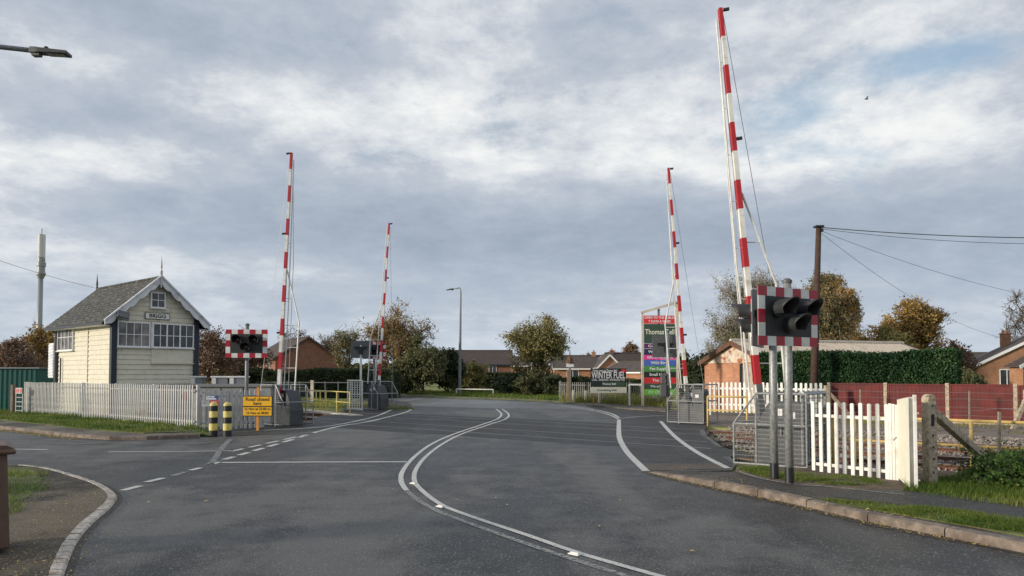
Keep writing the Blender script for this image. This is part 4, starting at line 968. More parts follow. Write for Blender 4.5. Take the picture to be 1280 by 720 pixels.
# far left
barrier(-25.55, 21.9, -1, P(473.5, 482, 33.2), P(486.5, 279, 33.2), -1, 'farthest raised barrier, in front of the russet tree', w0=.17)
cage(-25.4, 21.7, -1, 1.2, 1.2, 'mesh cage farthest from the camera, at the bend of the road')
def bar_panel(p, q, h, n, label, z0=0.03, m='silver'):
    p, q = Vector(p), Vector(q); o = empty('barred_panel', p, math.atan2((q - p).y, (q - p).x), label, 'railing'); L = (q - p).length
    b = MB(); b.tube([(0, 0, z0), (0, 0, h)], .03, 8); b.tube([(L, 0, z0), (L, 0, h)], .03, 8); b.tube([(0, 0, h), (L, 0, h)], .03, 8); b.tube([(0, 0, z0 + .05), (L, 0, z0 + .05)], .03, 8); b.tube([(0, 0, h * .55), (L, 0, h * .55)], .02, 8)
    b.build('frame', M[m], o); b = MB()
    for i in range(1, n): b.tube([(L * i / n, 0, z0), (L * i / n, 0, h)], .017, 6)
    for i in range(1, 13): b.tube([(0, 0, z0 + (h - z0) * i / 13), (L, 0, z0 + (h - z0) * i / 13)], .008, 5)
    b.build('bars', M[m], o)
pp = P(434.5, 512, 33.0); p2 = P(452.5, 512, 32.0)
bar_panel(Vector((pp.x, pp.y, 0)), Vector((p2.x, p2.y, 0)), 1.33, 6, 'bright barred steel panel at the left end of the farthest cage')
pp = P(1003, 512, 12.6); p2 = P(1031, 512, 13.3)
bar_panel(Vector((pp.x, pp.y, .03)), Vector((p2.x, p2.y, .03)), 1.25, 4, 'grey steel panel between the mesh cage and the white picket fence', m='galv')

# ================================================================== tube railings
def railing(pts, posts, h, mid, r, m, label, low=None, z0=0):
    o = empty('railing', pts[0], 0, label, 'railing'); base = Vector(pts[0])
    rel = [Vector(p) - base for p in pts]
    b = MB(); b.tube([p + Vector((0, 0, h)) for p in rel], r, 10); b.build('top_rail', M[m], o, smooth=True)
    b = MB(); b.tube([p + Vector((0, 0, mid)) for p in rel], r * .9, 10); b.build('middle_rail', M[m], o, smooth=True)
    pr = None
    for p in posts:
        if pr is None: b = MB(); b.tube([(0, 0, -.15), (0, 0, h)], r * 1.05, 10); c = pr = b.build('post', M[m], o, smooth=True)
        else: c = dup(pr, o)
        c.location = Vector(p) - base
    return o
rp = lambda px, n: inter_px(n, px)
railing([rp(1036, 13.75), rp(1212, 13.75), rp(1400, 13.75)], [rp(1040, 13.75), rp(1067, 13.75), rp(1212, 13.75), rp(1380, 13.75)], .86, .46, .026, 'ochre', 'long yellow tube handrail beside the track behind the white pickets')
railing([rp(884, 21.6), rp(933, 21.6)], [rp(884, 21.6), rp(933, 21.6)], .92, .50, .028, 'ochre', 'short yellow railing in front of the white palisade fence')
pA_, pB_ = G(384, 512.3, .02), G(437, 518.3, .02)
lr = railing([pA_, pB_], [pA_.lerp(pB_, t) for t in (0, .23, .33, .47, .72, 1)], .88, .47, .022, 'yellow', 'pale yellow railing left of the far left barrier, by the grass')

# ================================================================== near right white pickets and gate
pa, pb = G(1015.5, 588, KZ), G(1110, 599, KZ)
pale_fence('picket_fence', pa, pb, 1.09, (pb - pa).length / 9.25, .055, 'white', 'white picket fence of rounded pales nearest the camera', 'fence', rails=(.10, .80), rounded=True, posts=False, t=.022, jitter=.006, seed=8)
def near_gate():
    a, c = G(1124, 601, KZ), G(1136.5, 612.5, KZ); d = c - a; L = d.length
    o = empty('gate', a, math.atan2(d.y, d.x), 'solid white gate leaf with warm sunlight in its board colour, standing open edge-on beside the concrete post', 'gate')
    b = MB()
    for i in range(6):
        x0, x1 = L * i / 6 + .003, L * (i + 1) / 6 - .003; b.bx(x0, x1, -.01, .012, .04, 1.16 + .06 * i / 6)
    b.build('boards', M['cream'], o)
    # the frame lies on the right-hand side (local +y faces the concrete post)
    b = MB(); b.bx(L - .06, L + .01, .065, .105, .0, 1.25); b.build('stile', M['white'], o, bevel=.004)
    b = MB(); b.bx(0, .06, .012, .09, .02, 1.16); b.build('stile', M['white'], o, bevel=.004)
    b = MB(); b.bx(L - .09, L - .05, .0125, .064, .02, 1.22); b.build('recess_shade', M['greyfence'], o)  # grey plate paints the shaded gap between boards and stile
    b = MB(); b.bx(.06, L - .06, .012, .06, .98, 1.06); b.bx(.06, L - .06, .012, .06, .14, .22); b.build('rail', M['white'], o)
    b = MB(); b.bx(L - .09, L + .004, .105, .13, 1.0, 1.02); b.bx(L - .09, L + .004, .105, .13, .12, .14); b.build('hinge', M['greyfence'], o)
near_gate()
# boarded end of the picket run
a, c = G(1112, 599.5, KZ), G(1124, 600.5, KZ); o = empty('gate_post', a, math.atan2((c - a).y, (c - a).x), 'narrow white boarded post between the pickets and the open gate', 'gate post')
b = MB(); L_ = (c - a).length
for i in range(3): b.bx(L_ * i / 3 + .002, L_ * (i + 1) / 3 - .003, -.012, .014, .0, 1.10 - .008 * i)
b.build('boards', M['white'], o); b = MB(); b.bx(0, L_, .014, .07, .0, 1.07); b.build('post', M['whiteold'], o)
b = MB(); b.tube([(L_ - .03, -.03, .62), (L_ - .09, -.06, .58)], .007, 6); b.build('latch', M['silver'], o)

def conc_post():
    p = G(1163, 608, KZ); o = empty('concrete_fence_post', p, R(12), 'mottled concrete straining post with a slanting brace beside the open gate', 'fence post')
    w, h = .135, 1.24; b = MB()
    pts = [(-w / 2, -.1), (w / 2, -.1), (w / 2, h - .07)] + [(w / 2 * math.cos(a), h - .07 + .08 * math.sin(a)) for a in (.4, .8, 1.2, 1.57, 1.95, 2.35, 2.75)] + [(-w / 2, h - .07)]
    b.prism(pts, 'y', -.065, .065); b.build('post', M['concrete'], o, bevel=.01)
    b = MB(); b.bx(-.025, .025, -.067, -.05, .82, .98)
    for z in (.18, .36, .52, .68, 1.08): b.bx(-.012, .012, -.067, -.05, z, z + .03)
    b.build('mortice', M['black'], o)
    e = G(1246, 586, KZ + .05) - p; e.rotate(Matrix.Rotation(-R(12), 3, 'Z'))
    b = MB(); b.bar((.07, .0, 1.0), (e.x, e.y, e.z), .10, .11); b.build('brace', M['concrete'], o, bevel=.012)
conc_post()
def wire_fence(pts, h, label, posts, zs, post_mb='angle'):
    base = Vector(pts[0]); o = empty('wire_fence', base, 0, label, 'fence')
    for z in zs:
        b = MB(); ps = []
        for i in range(len(pts) - 1):
            for j in range(6):
                q = Vector(pts[i]).lerp(Vector(pts[i + 1]), j / 6); ps.append(q - base + Vector((0, 0, z - .02 * math.sin(math.pi * j / 6))))
        ps.append(Vector(pts[-1]) - base + Vector((0, 0, z))); b.tube(ps, .0028, 4); b.build('wire', M['zinc'], o)
    for p in posts:
        b = MB(); q = Vector(p) - base; b.bar(q, q + Vector((.02, 0, h)), .035, .035); b.build('post', M['greywood'], o)
    return o
cp = G(1164, 606, KZ)
wire_fence([cp, rp(1246, 13.45) + Vector((0, 0, KZ)), rp(1500, 13.45) + Vector((0, 0, KZ))], 1.03, 'thin wire fence running right from the concrete post', [rp(1246, 13.45)], (.3, .52, .75, 1.0))
wire_fence([rp(1033, 26.4), rp(1074, 26.4), rp(1210, 26.4), rp(1285, 26.4)], 1.1, 'wire fence in front of the maroon panels', [rp(1074, 26.4), rp(1210, 26.4)], (.35, .6, .85, 1.05))
def braced(px, n, h, dx, label):
    p = rp(px, n); o = empty('concrete_fence_post', p, 0, label, 'fence post'); b = MB(); b.box((0, 0, h / 2), (.16, .14, h)); b.build('post', M['concrete'], o, bevel=.01)
    b = MB(); b.bar((0, 0, h * .85), (dx, -.3 * 0, .0), .10, .10); b.build('brace', M['concrete'], o)
braced(1033, 26.6, 1.22, .95, 'concrete post with a timber brace at the left end of the maroon fence')
braced(1283, 26.0, 1.15, -.45, 'concrete post with brace before the maroon fence at the right edge')

# ================================================================== maroon fence
def maroon():
    n = 27.5; sp = 1.83; s0 = SN(rp(1036, n))[0]; k = 7
    o = empty('panel_fence', RW(s0, n, 0), RA, 'maroon boarded fence panels between concrete posts below the tall hedge', 'fence')
    for i in range(k + 1):
        b = MB(); b.box((i * sp, 0, .64), (.11, .13, 1.36)); b.build('post', M['concrete'], o, bevel=.008)
        if i == k: break
        x0 = i * sp + .07; x1 = (i + 1) * sp - .07; pn = MB(); r = random.Random(i); nb = 14; dz = (.012, 0, .005, -.02, -.015, -.03, -.02)[i]
        for j in range(nb):
            a0 = x0 + (x1 - x0) * j / nb; pn.bx(a0, a0 + (x1 - x0) / nb - .004, -.012 + (j % 2) * .004, .012, .16, 1.24 + dz)
        p_ = pn.build('panel', M['redfence'], o)
        f = MB(); f.bx(x0 - .02, x1 + .02, -.035, .03, 1.24 + dz, 1.285 + dz); f.bx(x0, x0 + .05, -.03, -.012, .16, 1.24 + dz); f.bx(x1 - .05, x1, -.03, -.012, .16, 1.24 + dz); f.build('capping', M['redfence'], p_)
        g = MB(); g.bx(x0 - .03, x1 + .03, -.025, .025, -.12, .155); g.build('gravel_board', M['concrete'], o)
maroon()
p0, p1 = rp(886, 27.0), rp(1031, 27.0)
pale_fence('palisade_fence', p0, p1, 1.30, .172, .085, 'white', 'white palisade fence in front of the orange brick outbuilding', 'fence', rails=(.35, .82), zb=.16, rounded=True, t=.025, seed=11, post_every=1.8, post_h=1.2)

# ================================================================== utility pole and wires
p = rp(1015, 28.1); T = P(1023.3, 284, p.y); 
o = empty('utility_pole', p, 0, 'brown timber telegraph pole rising behind the white palisade fence', 'pole')
b = MB(); b.tube([(0, 0, -.2), ((T.x - p.x), 0, T.z)], .155, 12, r1=.095); b.build('pole', M['wood'], o, smooth=True)
b = MB(); b.box((T.x - p.x, 0, T.z + .02), (.30, .30, .06)); b.build('cap', M['black'], o)
for z, x in ((-.10, .11),): b = MB(); b.box((T.x - p.x + .1, -.05, T.z - .12), (.08, .08, .12)); b.build('insulator', M['black'], o)
def wire(a, c, sag, r, label, name='overhead_wire', n=24):
    a, c = Vector(a), Vector(c); b = MB(); b.tube([a.lerp(c, i / n) - Vector((0, 0, sag * 4 * (i / n) * (1 - i / n))) for i in range(n + 1)], r, 5); tag(b.build(name, M['wire']), label, 'cable', 'overhead cables from the timber pole')
wire(T, P(1420, 297, 24), .15, .016, 'thick overhead cable, uppermost, running right from the timber pole')
wire(T - Vector((0, 0, .05)), P(1420, 303, 26), .25, .009, 'thin overhead cable just below the thick one')
wire(T - Vector((0, 0, .1)), P(1400, 386, 34), .5, .007, 'slack service wire descending gently to the right edge')
wire(T - Vector((0, 0, .15)), P(1262, 424, 46), .7, .007, 'service wire dropping steeply towards the gabled house')
wire(P(-60, 304, 30), P(117, 359.5, 33.6), .12, .008, 'cable reaching the back of the signal box roof from the left')
# ================================================================== HOUSES
def house(name, label, loc, rz, W, L, ez, az, wm, rm, oh=.35, wins=(), chim=(), bargem='upvc', group=None, cat='house', eaves=True, doors=()):
    o = empty(name, loc, rz, label, cat, group); sl = (az - ez) / (W / 2)
    b = MB(); b.prism([(-W / 2, -.3), (W / 2, -.3), (W / 2, ez), (0, az - .03), (-W / 2, ez)], 'y', -L / 2, L / 2); b.build('wall', M[wm], o)
    b = MB()
    for s in (-1, 1):
        xe = s * (W / 2 + oh); ze = az - sl * (W / 2 + oh)
        b.prism([(0, az + .12), (xe, ze + .12), (xe, ze + .02), (0, az + .02)], 'y', -L / 2 - .25, L / 2 + .25)
    rf = b.build('roof', M[rm], o)
    b = MB(); b.tube([(0, -L / 2 - .26, az + .13), (0, L / 2 + .26, az + .13)], .10, 8); b.build('ridge_tile', M[rm], rf)
    for s in (-1, 1):
        for e in (-1, 1):
            b = MB(); b.bar((0, e * (L / 2 + .27), az + .03), (s * (W / 2 + oh), e * (L / 2 + .27), az + .03 - sl * (W / 2 + oh)), .035, .2); b.build('bargeboard', M[bargem], o)
        if eaves:
            b = MB(); x = s * (W / 2 + oh + .03); z = az - sl * (W / 2 + oh); b.bar((x, -L / 2 - .2, z), (x, L / 2 + .2, z), .10, .16); b.build('gutter', M[bargem], o)
    for f, u, z, w, h in wins:
        fr = MB(); pn = MB(); gb = MB()
        def bx(m, u0, u1, z0, z1, d0, d1):
            if f == 'x-': m.bx(-W / 2 - d1, -W / 2 - d0, u0, u1, z0, z1)
            elif f == 'x+': m.bx(W / 2 + d0, W / 2 + d1, u0, u1, z0, z1)
            elif f == 'y-': m.bx(u0, u1, -L / 2 - d1, -L / 2 - d0, z0, z1)
            else: m.bx(u0, u1, L / 2 + d0, L / 2 + d1, z0, z1)
        t = .07
        for a in ((u - w / 2, u + w / 2, z - h / 2, z - h / 2 + t), (u - w / 2, u + w / 2, z + h / 2 - t, z + h / 2), (u - w / 2, u - w / 2 + t, z - h / 2 + t, z + h / 2 - t), (u + w / 2 - t, u + w / 2, z - h / 2 + t, z + h / 2 - t)): bx(fr, *a, 0, .06)
        bx(fr, u - .03, u + .03, z - h / 2 + t, z + h / 2 - t, .0, .055)
        wo = fr.build('window', M['upvc'], o); bx(pn, u - w / 2 + t, u + w / 2 - t, z - h / 2 + t, z + h / 2 - t, .005, .02); pn.build('pane', M['glass'], wo)
    for x, y, h in chim:
        b = MB(); b.box((x, y, az + h / 2 - 1.1), (.7, .5, h + 2.2)); c = b.build('chimney', M[wm], rf)
        b = MB(); b.box((x, y, az + h + .03), (.8, .6, .08)); b.lathe([(.11, 0), (.09, .28)], 8, (x - .15, y, az + h + .06)); b.lathe([(.11, 0), (.09, .28)], 8, (x + .15, y, az + h + .06)); b.build('chimney_pot', M['brick'], c)
    for f, u, w, h, m in doors:
        b = MB(); b.bx(u - w / 2, u + w / 2, -L / 2 - .03, -L / 2 - .0, 0, h); d = b.build('door', M[m], o)
        b = MB()
        for i in range(int(w / .09)): b.bx(u - w / 2 + i * .09, u - w / 2 + i * .09 + .04, -L / 2 - .045, -L / 2 - .03, 0.02, h - .02)
        b.build('door_ribs', M[m], d)
    return o
def at(px, D, z=0): v = P(px, 400, D); return Vector((v.x, D, z))
house('brick_house', 'red brown brick house with wide gable behind the hedge, left of centre', at(368, 92), R(32), 7.6, 12, 3.5, 5.9, 'brickdark', 'tile', .3, wins=[('x-', -3, 2.6, 1.3, 1.3), ('x-', 0, 2.6, 1.3, 1.3), ('x-', 3, 2.6, 1.3, 1.3)], bargem='tile')
house('brick_house', 'brown roofed house with two dark windows behind the white rail, centre', at(600, 108), R(91), 8.5, 9.0, 3.05, 4.95, 'brickdark', 'tile', .35, wins=[('x+', -1.5, 2.0, 1.2, 1.2), ('x+', 1.3, 2.0, 1.2, 1.2), ('x-', 1.9, 2.3, 1.1, 1.1), ('x-', 3.5, 2.3, 1.1, 1.1), ('x-', -1.9, 2.3, 1.1, 1.1)], bargem='navy')
b1 = house('bungalow', 'tan brick bungalow with a small front gable behind the winter fuel billboard', at(727, 100), R(88), 8, 7.6, 2.45, 4.0, 'bricktan', 'tilegrey', .4, wins=[('x-', -2.4, 1.5, 2.2, 1.2), ('x-', 1.4, 1.6, 1.6, 1.1)], chim=[(0, -1.6, .55)], bargem='upvc')
house('bungalow', 'small gabled wing seen just above the winter fuel billboard', at(757, 95.5), R(2), 2.9, 6, 2.5, 4.0, 'bricktan', 'tilegrey', .15, bargem='upvc')
house('brick_house', 'dark roofed house between the billboard and the tall sign', at(786, 112), R(96), 7, 7, 2.6, 4.7, 'brickdark', 'tile', .3, wins=[('x-', .5, 1.6, 1.2, 1.1)], chim=[(0, 2.7, .5)], bargem='tile')
house('brick_house', 'pale roofed house glimpsed left of the bushy central tree', at(648, 118), R(80), 6, 4.5, 3.0, 4.3, 'bricktan', 'tilegrey', .3, wins=[('x-', -2, 2.3, 1.2, 1.2)])
house('brick_house', 'grey roofed house far off just left of the tall sign', at(797, 90), R(40), 6, 6, 1.9, 3.0, 'bricktan', 'tilegrey', .3)
hd = house('brick_house', 'orange brown brick house with white bargeboards at the right edge', Vector((42.0, 57.7, 0)), R(-25), 11, 9, 2.26, 5.2, 'bricktan', 'tile', .45, chim=[(-2.6, 2.0, -.3)], wins=[('y-', -3.55, 1.25, .95, 1.5), ('y-', -2.75, 1.25, .5, 1.5)])
house('brick_house', 'low red brick house with a flat white eave left of the gabled house', at(1222, 72), R(80), 6, 5.0, 2.65, 3.55, 'brickdark', 'tilegrey', .3, chim=[(0, 1.6, .45)], bargem='upvc')
# porch roof of the right edge house
o = empty('porch', at(1290, 46.5), R(10), 'white edged porch gable in front of the brick house at the right edge', 'porch')
b = MB(); b.prism([(-1.25, 0), (1.25, 0), (1.25, 2.0), (0, 2.6), (-1.25, 2.0)], 'y', -.5, .5); b.build('wall', M['bricktan'], o)
b = MB(); b.bar((0, -.55, 2.72), (-1.5, -.55, 2.05), .05, .2); b.bar((0, -.55, 2.72), (1.5, -.55, 2.05), .05, .2); b.build('bargeboard', M['upvc'], o)
b = MB(); b.prism([(0, 2.8), (-1.55, 2.12), (-1.55, 2.04), (0, 2.7)], 'y', -.52, .6); b.prism([(0, 2.8), (1.55, 2.12), (1.55, 2.04), (0, 2.7)], 'y', -.52, .6); b.build('roof', M['tile'], o)
# outbuilding
ob = house('outbuilding', 'orange brick outbuilding with peeling gable and corrugated roof behind the hedge', at(919, 33.2) + Vector((.95 * 4.65, .31 * 4.65, 0)), R(-72), 5.0, 9.3, 2.12, 2.98, 'brick', 'corr', .15, bargem='rust', eaves=False, cat='outbuilding', doors=[('y-', 1.35, 1.5, 2.05, 'corr')])
b = MB(); b.prism([(-2.5, 2.12), (2.5, 2.12), (2.3, 2.20), (0, 2.93), (-2.4, 2.16)], 'y', -4.70, -4.652); b.build('rendered_gable', M['render'], ob)
b = MB(); b.bx(.35, .58, -4.69, -4.652, 0, 2.08); b.build('dark_opening', M['black'], ob)  # flat black plate paints the shade of the opening beside the door
# corrugated ribs on the roof
b = MB(); sl = (2.98 - 2.12) / 2.5
for i in range(58):
    y = -4.8 + i * .165
    for s in (-1, 1): b.bar((0, y, 3.105), (s * 2.6, y, 3.105 - sl * 2.6), .05, .03)
b.build('corrugation', M['corr'], ob)
# low grey relay building and cabinets
o = empty('relay_building', Vector((-10.2, 25.8, 0)), math.atan2(-1.3, 4.1) * .35, 'low flat roofed grey building behind the picket gate', 'building')
b = MB(); b.bx(-2.15, 2.0, -.3, 1.6, -.05, 1.17)
b.build('wall', M['cabinet'], o); b = MB(); b.bx(-2.25, 2.1, -.4, 1.7, 1.17, 1.25); b.build('roof', M['signgrey'], o)
b = MB()
for x in (-1.4, -.6, .2, 1.0): b.bx(x, x + .02, -.315, -.3, 0, 1.15)
b.build('panel_joint', M['black'], o)
for i, (px, w, l) in enumerate([(249, .42, 'white topped equipment cabinet close to the signal box'), (278, .62, 'white topped equipment cabinet, middle one of the row'), (300, .62, 'white topped equipment cabinet nearest the crossing signal post')]):
    p = at(px, 29.3); o = empty('equipment_cabinet', p, .1, l, 'cabinet', 'cabinets behind the relay building'); b = MB(); b.box((0, 0, .72), (w, .5, 1.5)); b.build('body', M['cabinet'], o, bevel=.02)
    b = MB(); b.box((0, 0, 1.50), (w + .08, .58, .07)); b.build('lid', M['whiteold'], o, bevel=.02); b = MB(); b.box((-w / 2 + .09, -.26, 1.28), (.16, .03, .36)); b.build('door_corner', M['whiteold'], o)
# green shed
p = at(20, 33.3); o = empty('storage_shed', p, R(4), 'dark green steel shed at the left edge behind the grass bank', 'shed')
b = MB(); b.bx(-4.5, 1.0, 0, 2.4, -.1, 1.86); b.build('wall', M['shed'], o)
b = MB()
for i in range(26): b.bx(-4.4 + i * .21, -4.4 + i * .21 + .07, -.025, 0, 0, 1.84)
b.build('wall_ribs', M['shed'], o); b = MB(); b.bx(-4.6, 1.1, -.1, 2.5, 1.86, 1.92); b.build('roof', M['galvdull'], o)
# little gate by the shed
p = G(17, 518, .05); o = empty('field_gate', p, R(-20), 'narrow steel gate with a small red sign beside the green shed', 'gate')
b = MB(); b.box((-.05, 0, .55), (.13, .13, 1.2)); b.build('post', M['sleeper'], o)
b = MB()
for z in (.15, .32, .49, .66, .83): b.bar((.1, 0, z), (.5, 0, z), .03)
b.bar((.12, 0, .1), (.12, 0, .9), .035); b.bar((.48, 0, .1), (.48, 0, .9), .035); b.build('bars', M['galvdull'], o)
b = MB(); b.box((.30, -.03, .92), (.36, .015, .22)); sg = b.build('sign_plate', M['pg'], o); b = MB(); b.box((.22, -.042, .92), (.14, .008, .15)); b.box((.40, -.042, .92), (.10, .008, .15)); b.build('red_patch', M['pr'], sg)

# ================================================================== mast, lamps
p = at(48.7, 62); T = P(52.3, 293, 62)
o = empty('phone_mast', p, 0, 'slim grey mobile phone mast with a cylinder antenna behind the trees at left', 'mast'); H = T.z; dx = T.x - p.x
b = MB(); b.tube([(0, 0, 0), (dx * .85, 0, H - 3.6)], .26, 14, r1=.19); b.build('pole', M['galv'], o, smooth=True)
b = MB(); b.lathe([(.2, 0), (.36, .35), (.36, .5), (.30, .55), (.30, 1.0), (.36, 1.05), (.36, 1.35), (.3, 1.4), (.3, 1.75)], 16, (dx, 0, H - 3.75)); b.build('lower_antenna', M['galv'], o)
b = MB()
for i in range(3):
    a = i * 2.094 + .3; b.tube([(dx + .14 * math.cos(a), .14 * math.sin(a), H - 1.95), (dx + .14 * math.cos(a), .14 * math.sin(a), H)], .155, 10)
b.build('upper_antenna', M['silver'], o, smooth=False); b = MB(); b.tube([(dx, 0, H - .1), (dx, 0, H + .5)], .04, 6); b.build('lightning_rod', M['galv'], o)
def street_lamp(base, top, arm, label, r=.09, hl=.66, seg=None):
    o = empty('street_lamp', base, 0, label, 'street lamp'); t = Vector(top) - Vector(base); a = Vector(arm) - Vector(base)
    b = MB(); b.tube([(0, 0, -.1), (0, 0, 1.4), (t.x, t.y, t.z - .4)], [r * 1.35, r * 1.35, r * .6], 12); b.build('column', M['galvdull'], o, smooth=False)
    b = MB(); b.tube([(t.x, t.y, t.z - .45), (t.x, t.y, t.z - .12), t.lerp(a, .12) + Vector((0, 0, .02)), a], r * .42, 10); b.build('arm', M['galvdull'], o, smooth=True)
    d = (a - t); dd = d.normalized(); h = MB(); e = a + dd * hl
    h.bar(a - dd * .04, a + dd * .10, .11, .10, w1=.17, h1=.10); h.bar(a + dd * .10, e, .17, .085, w1=.22, h1=.05); hd_ = h.build('lamp_head', M['lampgrey'], o, bevel=.008)
    q = MB(); q.bar(a + dd * .26 - Vector((0, 0, .045)), e - dd * .06 - Vector((0, 0, .032)), .14, .012); q.build('lamp_glass', M['curtain'], hd_)
    q = MB(); q.lathe([(.035, 0), (.04, .03), (.02, .05)], 10, tuple(a + dd * .22 + Vector((0, 0, .045)))); q.build('photocell', M['black'], hd_)
    q = MB(); q.box(tuple(a + dd * .07 - Vector((0, 0, .07))), (.13, .10, .05)); q.build('clamp', M['signgrey'], hd_)
    return o
a0 = P(41, 63.2, 12.6); street_lamp((-10.4, 12.4, KZ), (-10.4, 12.4, a0.z + .14), a0, 'street lamp whose arm enters at the top left corner', r=.10, hl=.60)
pL = G(574.5, 493.3); tL = P(576, 360, pL.y); aL = P(566.5, 361.3, pL.y)
street_lamp(pL, tL, aL, 'tall street lamp on the grass beyond the bend', r=.10, hl=.55)
# white rail beyond bend
p0, p1 = G(570.5, 493.8), G(616.5, 494.6); o = empty('white_rail', p0, 0, 'low white painted rail on the verge beside the tall street lamp', 'railing'); d = p1 - p0
b = MB(); b.tube([(0, 0, .46), (d.x, d.y, .46)], .045, 8); b.build('rail', M['white'], o)
for x, y in ((0, 0), (d.x, d.y)): b = MB(); b.tube([(x, y, 0), (x, y, .5)], .045, 8); b.build('post', M['white'], o)

# ================================================================== garden centre sign
M['tgreen'] = flat('dark_green', (.035, .075, .05)); M['tpurple'] = flat('plum', (.12, .02, .10)); M['tnavy'] = flat('navy', (.02, .03, .09)); M['tpink'] = flat('pink', (.75, .05, .33))
M['tblue'] = flat('sky_blue', (.06, .14, .50)); M['tgr'] = flat('green', (.07, .28, .06)); M['tblack'] = flat('charcoal', (.02, .023, .025)); M['tred'] = flat('scarlet', (.68, .03, .04)); M['tdg'] = flat('forest', (.05, .10, .06)); M['tlime'] = flat('lime', (.16, .58, .06)); M['tcream'] = flat('cream', (.78, .76, .62))
def totem():
    p = G(803.5, 508.5); k = p.y / F; D = p.y
    o = empty('totem_sign', p, R(0), 'tall garden centre sign of stacked coloured panels in a pale slanted frame', 'sign')
    Z = lambda py: P(800, py, D).z
    X = lambda px: (px - 803.5) * k
    q = MB(); q.bar((0, 0, 0), (0, 0, Z(391)), .12, .12); q.build('post', M['slab'], o, bevel=.01)
    q = MB(); q.bar((X(847), 0, 0), (X(847), 0, Z(378)), .12, .12); q.build('post', M['slab'], o, bevel=.01)
    q = MB(); q.bar((X(824.5), .07, 0), (X(824.5), .07, Z(384)), .10, .10); q.build('post', M['galvdull'], o)
    q = MB(); q.bar((X(803) - .05, 0, Z(391)), (X(847) + .05, 0, Z(378)), .12, .12); q.build('top_beam', M['slab'], o)
    rows = [(394.5, 405, 'tred', [('OPEN TO THE PUBLIC', .16, 1.55, .73), ('7 DAYS A WEEK', .16, 1.15, .27)]), (405, 429.5, 'tgreen', [('Thomas Bell', .36, 1.5, .58)]), (429.5, 436, 'tpurple', [('Coffee Shop', .17, 1.2, .5)]), (436, 443.8, 'tnavy', [('We are open', .17, 1.2, .5)]),
            (443.8, 450, 'tpink', [('Gifts & Homeware', .16, 1.3, .5)]), (450, 457.6, 'tblue', [('Wild Birds', .19, .95, .5)]), (457.6, 464.8, 'tgr', [('Pet Supplies', .19, 1.05, .5)]), (464.8, 472, 'tblack', [('Small Holder', .19, 1.1, .5)]),
            (472, 479.5, 'tred', [('This Way', .19, .8, .5)]), (479.5, 486.7, 'tdg', [('We are Open', .17, 1.0, .5)]), (486.7, 494, 'tlime', [('EV Charging', .18, 1.2, .5)])]
    x0, x1 = X(805.3), X(844.8)
    for y0, y1, m, ts in rows:
        za, zb = Z(y1) + .012, Z(y0); q = MB(); q.bx(x0, x1, -.06, -.03, za, zb); pn = q.build('panel', M[m], o)
        for s, size, w, fz in ts: text(pn, s, size, ((x0 + x1) / 2, -.064, za + (zb - za) * fz), M['tcream' if m == 'tgreen' else 'pw'], w * (x1 - x0) / 1.62, .004)
    return o
totem()
def billboard():
    D = 39.3; c = P(760.5, 480, D); k = D / F
    o = empty('billboard', (c.x, D, 0), R(0), 'black winter fuel billboard with a white strip board beneath', 'sign')
    Z = lambda py: P(760, py, D).z
    w = 44.5 * k
    q = MB(); q.bx(-w / 2, w / 2, -.02, .02, Z(483.2), Z(460.5)); bd = q.build('board', M['tblack'], o)
    q = MB(); q.bx(-w / 2, w / 2, -.025, .02, Z(491.3), Z(484)); st = q.build('strip_board', M['tcream'], o)
    q = MB(); q.bx(-w * .18, w / 2 - .06, -.026, -.02, Z(482.5), Z(477.5)); q.build('green_band', M['tdg'], bd)
    q = MB(); q.bx(w * .37, w * .48, -.026, -.02, Z(465.6), Z(461.6)); q.build('red_badge', M['tred'], bd)
    text(bd, 'WINTER FUEL', .50, (0, -.026, Z(469.3)), M['pw'], w * .94, .006); text(bd, 'Order yours at Thomas Bell', .16, (-w * .1, -.026, Z(463.3)), M['pw'], w * .68, .002)
    text(bd, 'COAL - KINDLING - SMOKELESS FUEL', .15, (0, -.026, Z(474.9)), M['pw'], w * .93, .002); text(bd, 'Thomas Bell', .14, (w * .02, -.03, Z(480)), M['pw'], w * .38, .003)
    text(st, 'Thomas Bell Brigg DN20', .13, (-w * .05, -.03, Z(487.7)), M['tblack'], w * .55)
    for x in (-w * .42, w * .42): q = MB(); q.bar((x, .05, 0), (x, .05, Z(461)), .08, .06); q.build('post', M['sbrown'], o)
    return o
billboard()
# finger post with a small crown and white nameplate
p = G(712.5, 503.2); o = empty('village_sign', p, 0, 'slim timber post with white nameplate and pointed crown by the bend', 'sign'); k = p.y / F
Z = lambda py: P(712, py, p.y).z
q = MB(); q.bar((0, 0, 0), (0, 0, Z(459)), .12, .12); q.build('post', M['galvdull'], o); q = MB(); q.bar((-.12, .02, 0), (-.12, .02, Z(462)), .10, .10); q.build('post', M['sbrown'], o)
q = MB(); q.box((0, -.05, Z(456.5)), (.42, .06, .2)); q.build('nameplate', M['pw'], o)
q = MB(); q.lathe([(.25, 0), (.25, .06), (.18, .12), (.15, .3), (.05, .42), (.02, .6), (.005, .75)], 8, (0, 0, Z(454))); q.build('crown', M['rust'], o)
for i, (px, py, l) in enumerate([(716.5, 503.5, 'short concrete bollard next to the village sign post'), (732.2, 504.2, 'concrete bollard to the left of the billboard'), (749.5, 505.2, 'concrete bollard in front of the billboard')]):
    b = MB(); b.box((0, 0, .33), (.14, .14, .75)); b.add([], []); o = b.build('concrete_bollard', M['slab'], loc=G(px, py), bevel=.03); tag(o, l, 'bollard', 'concrete bollards before the yard fence')
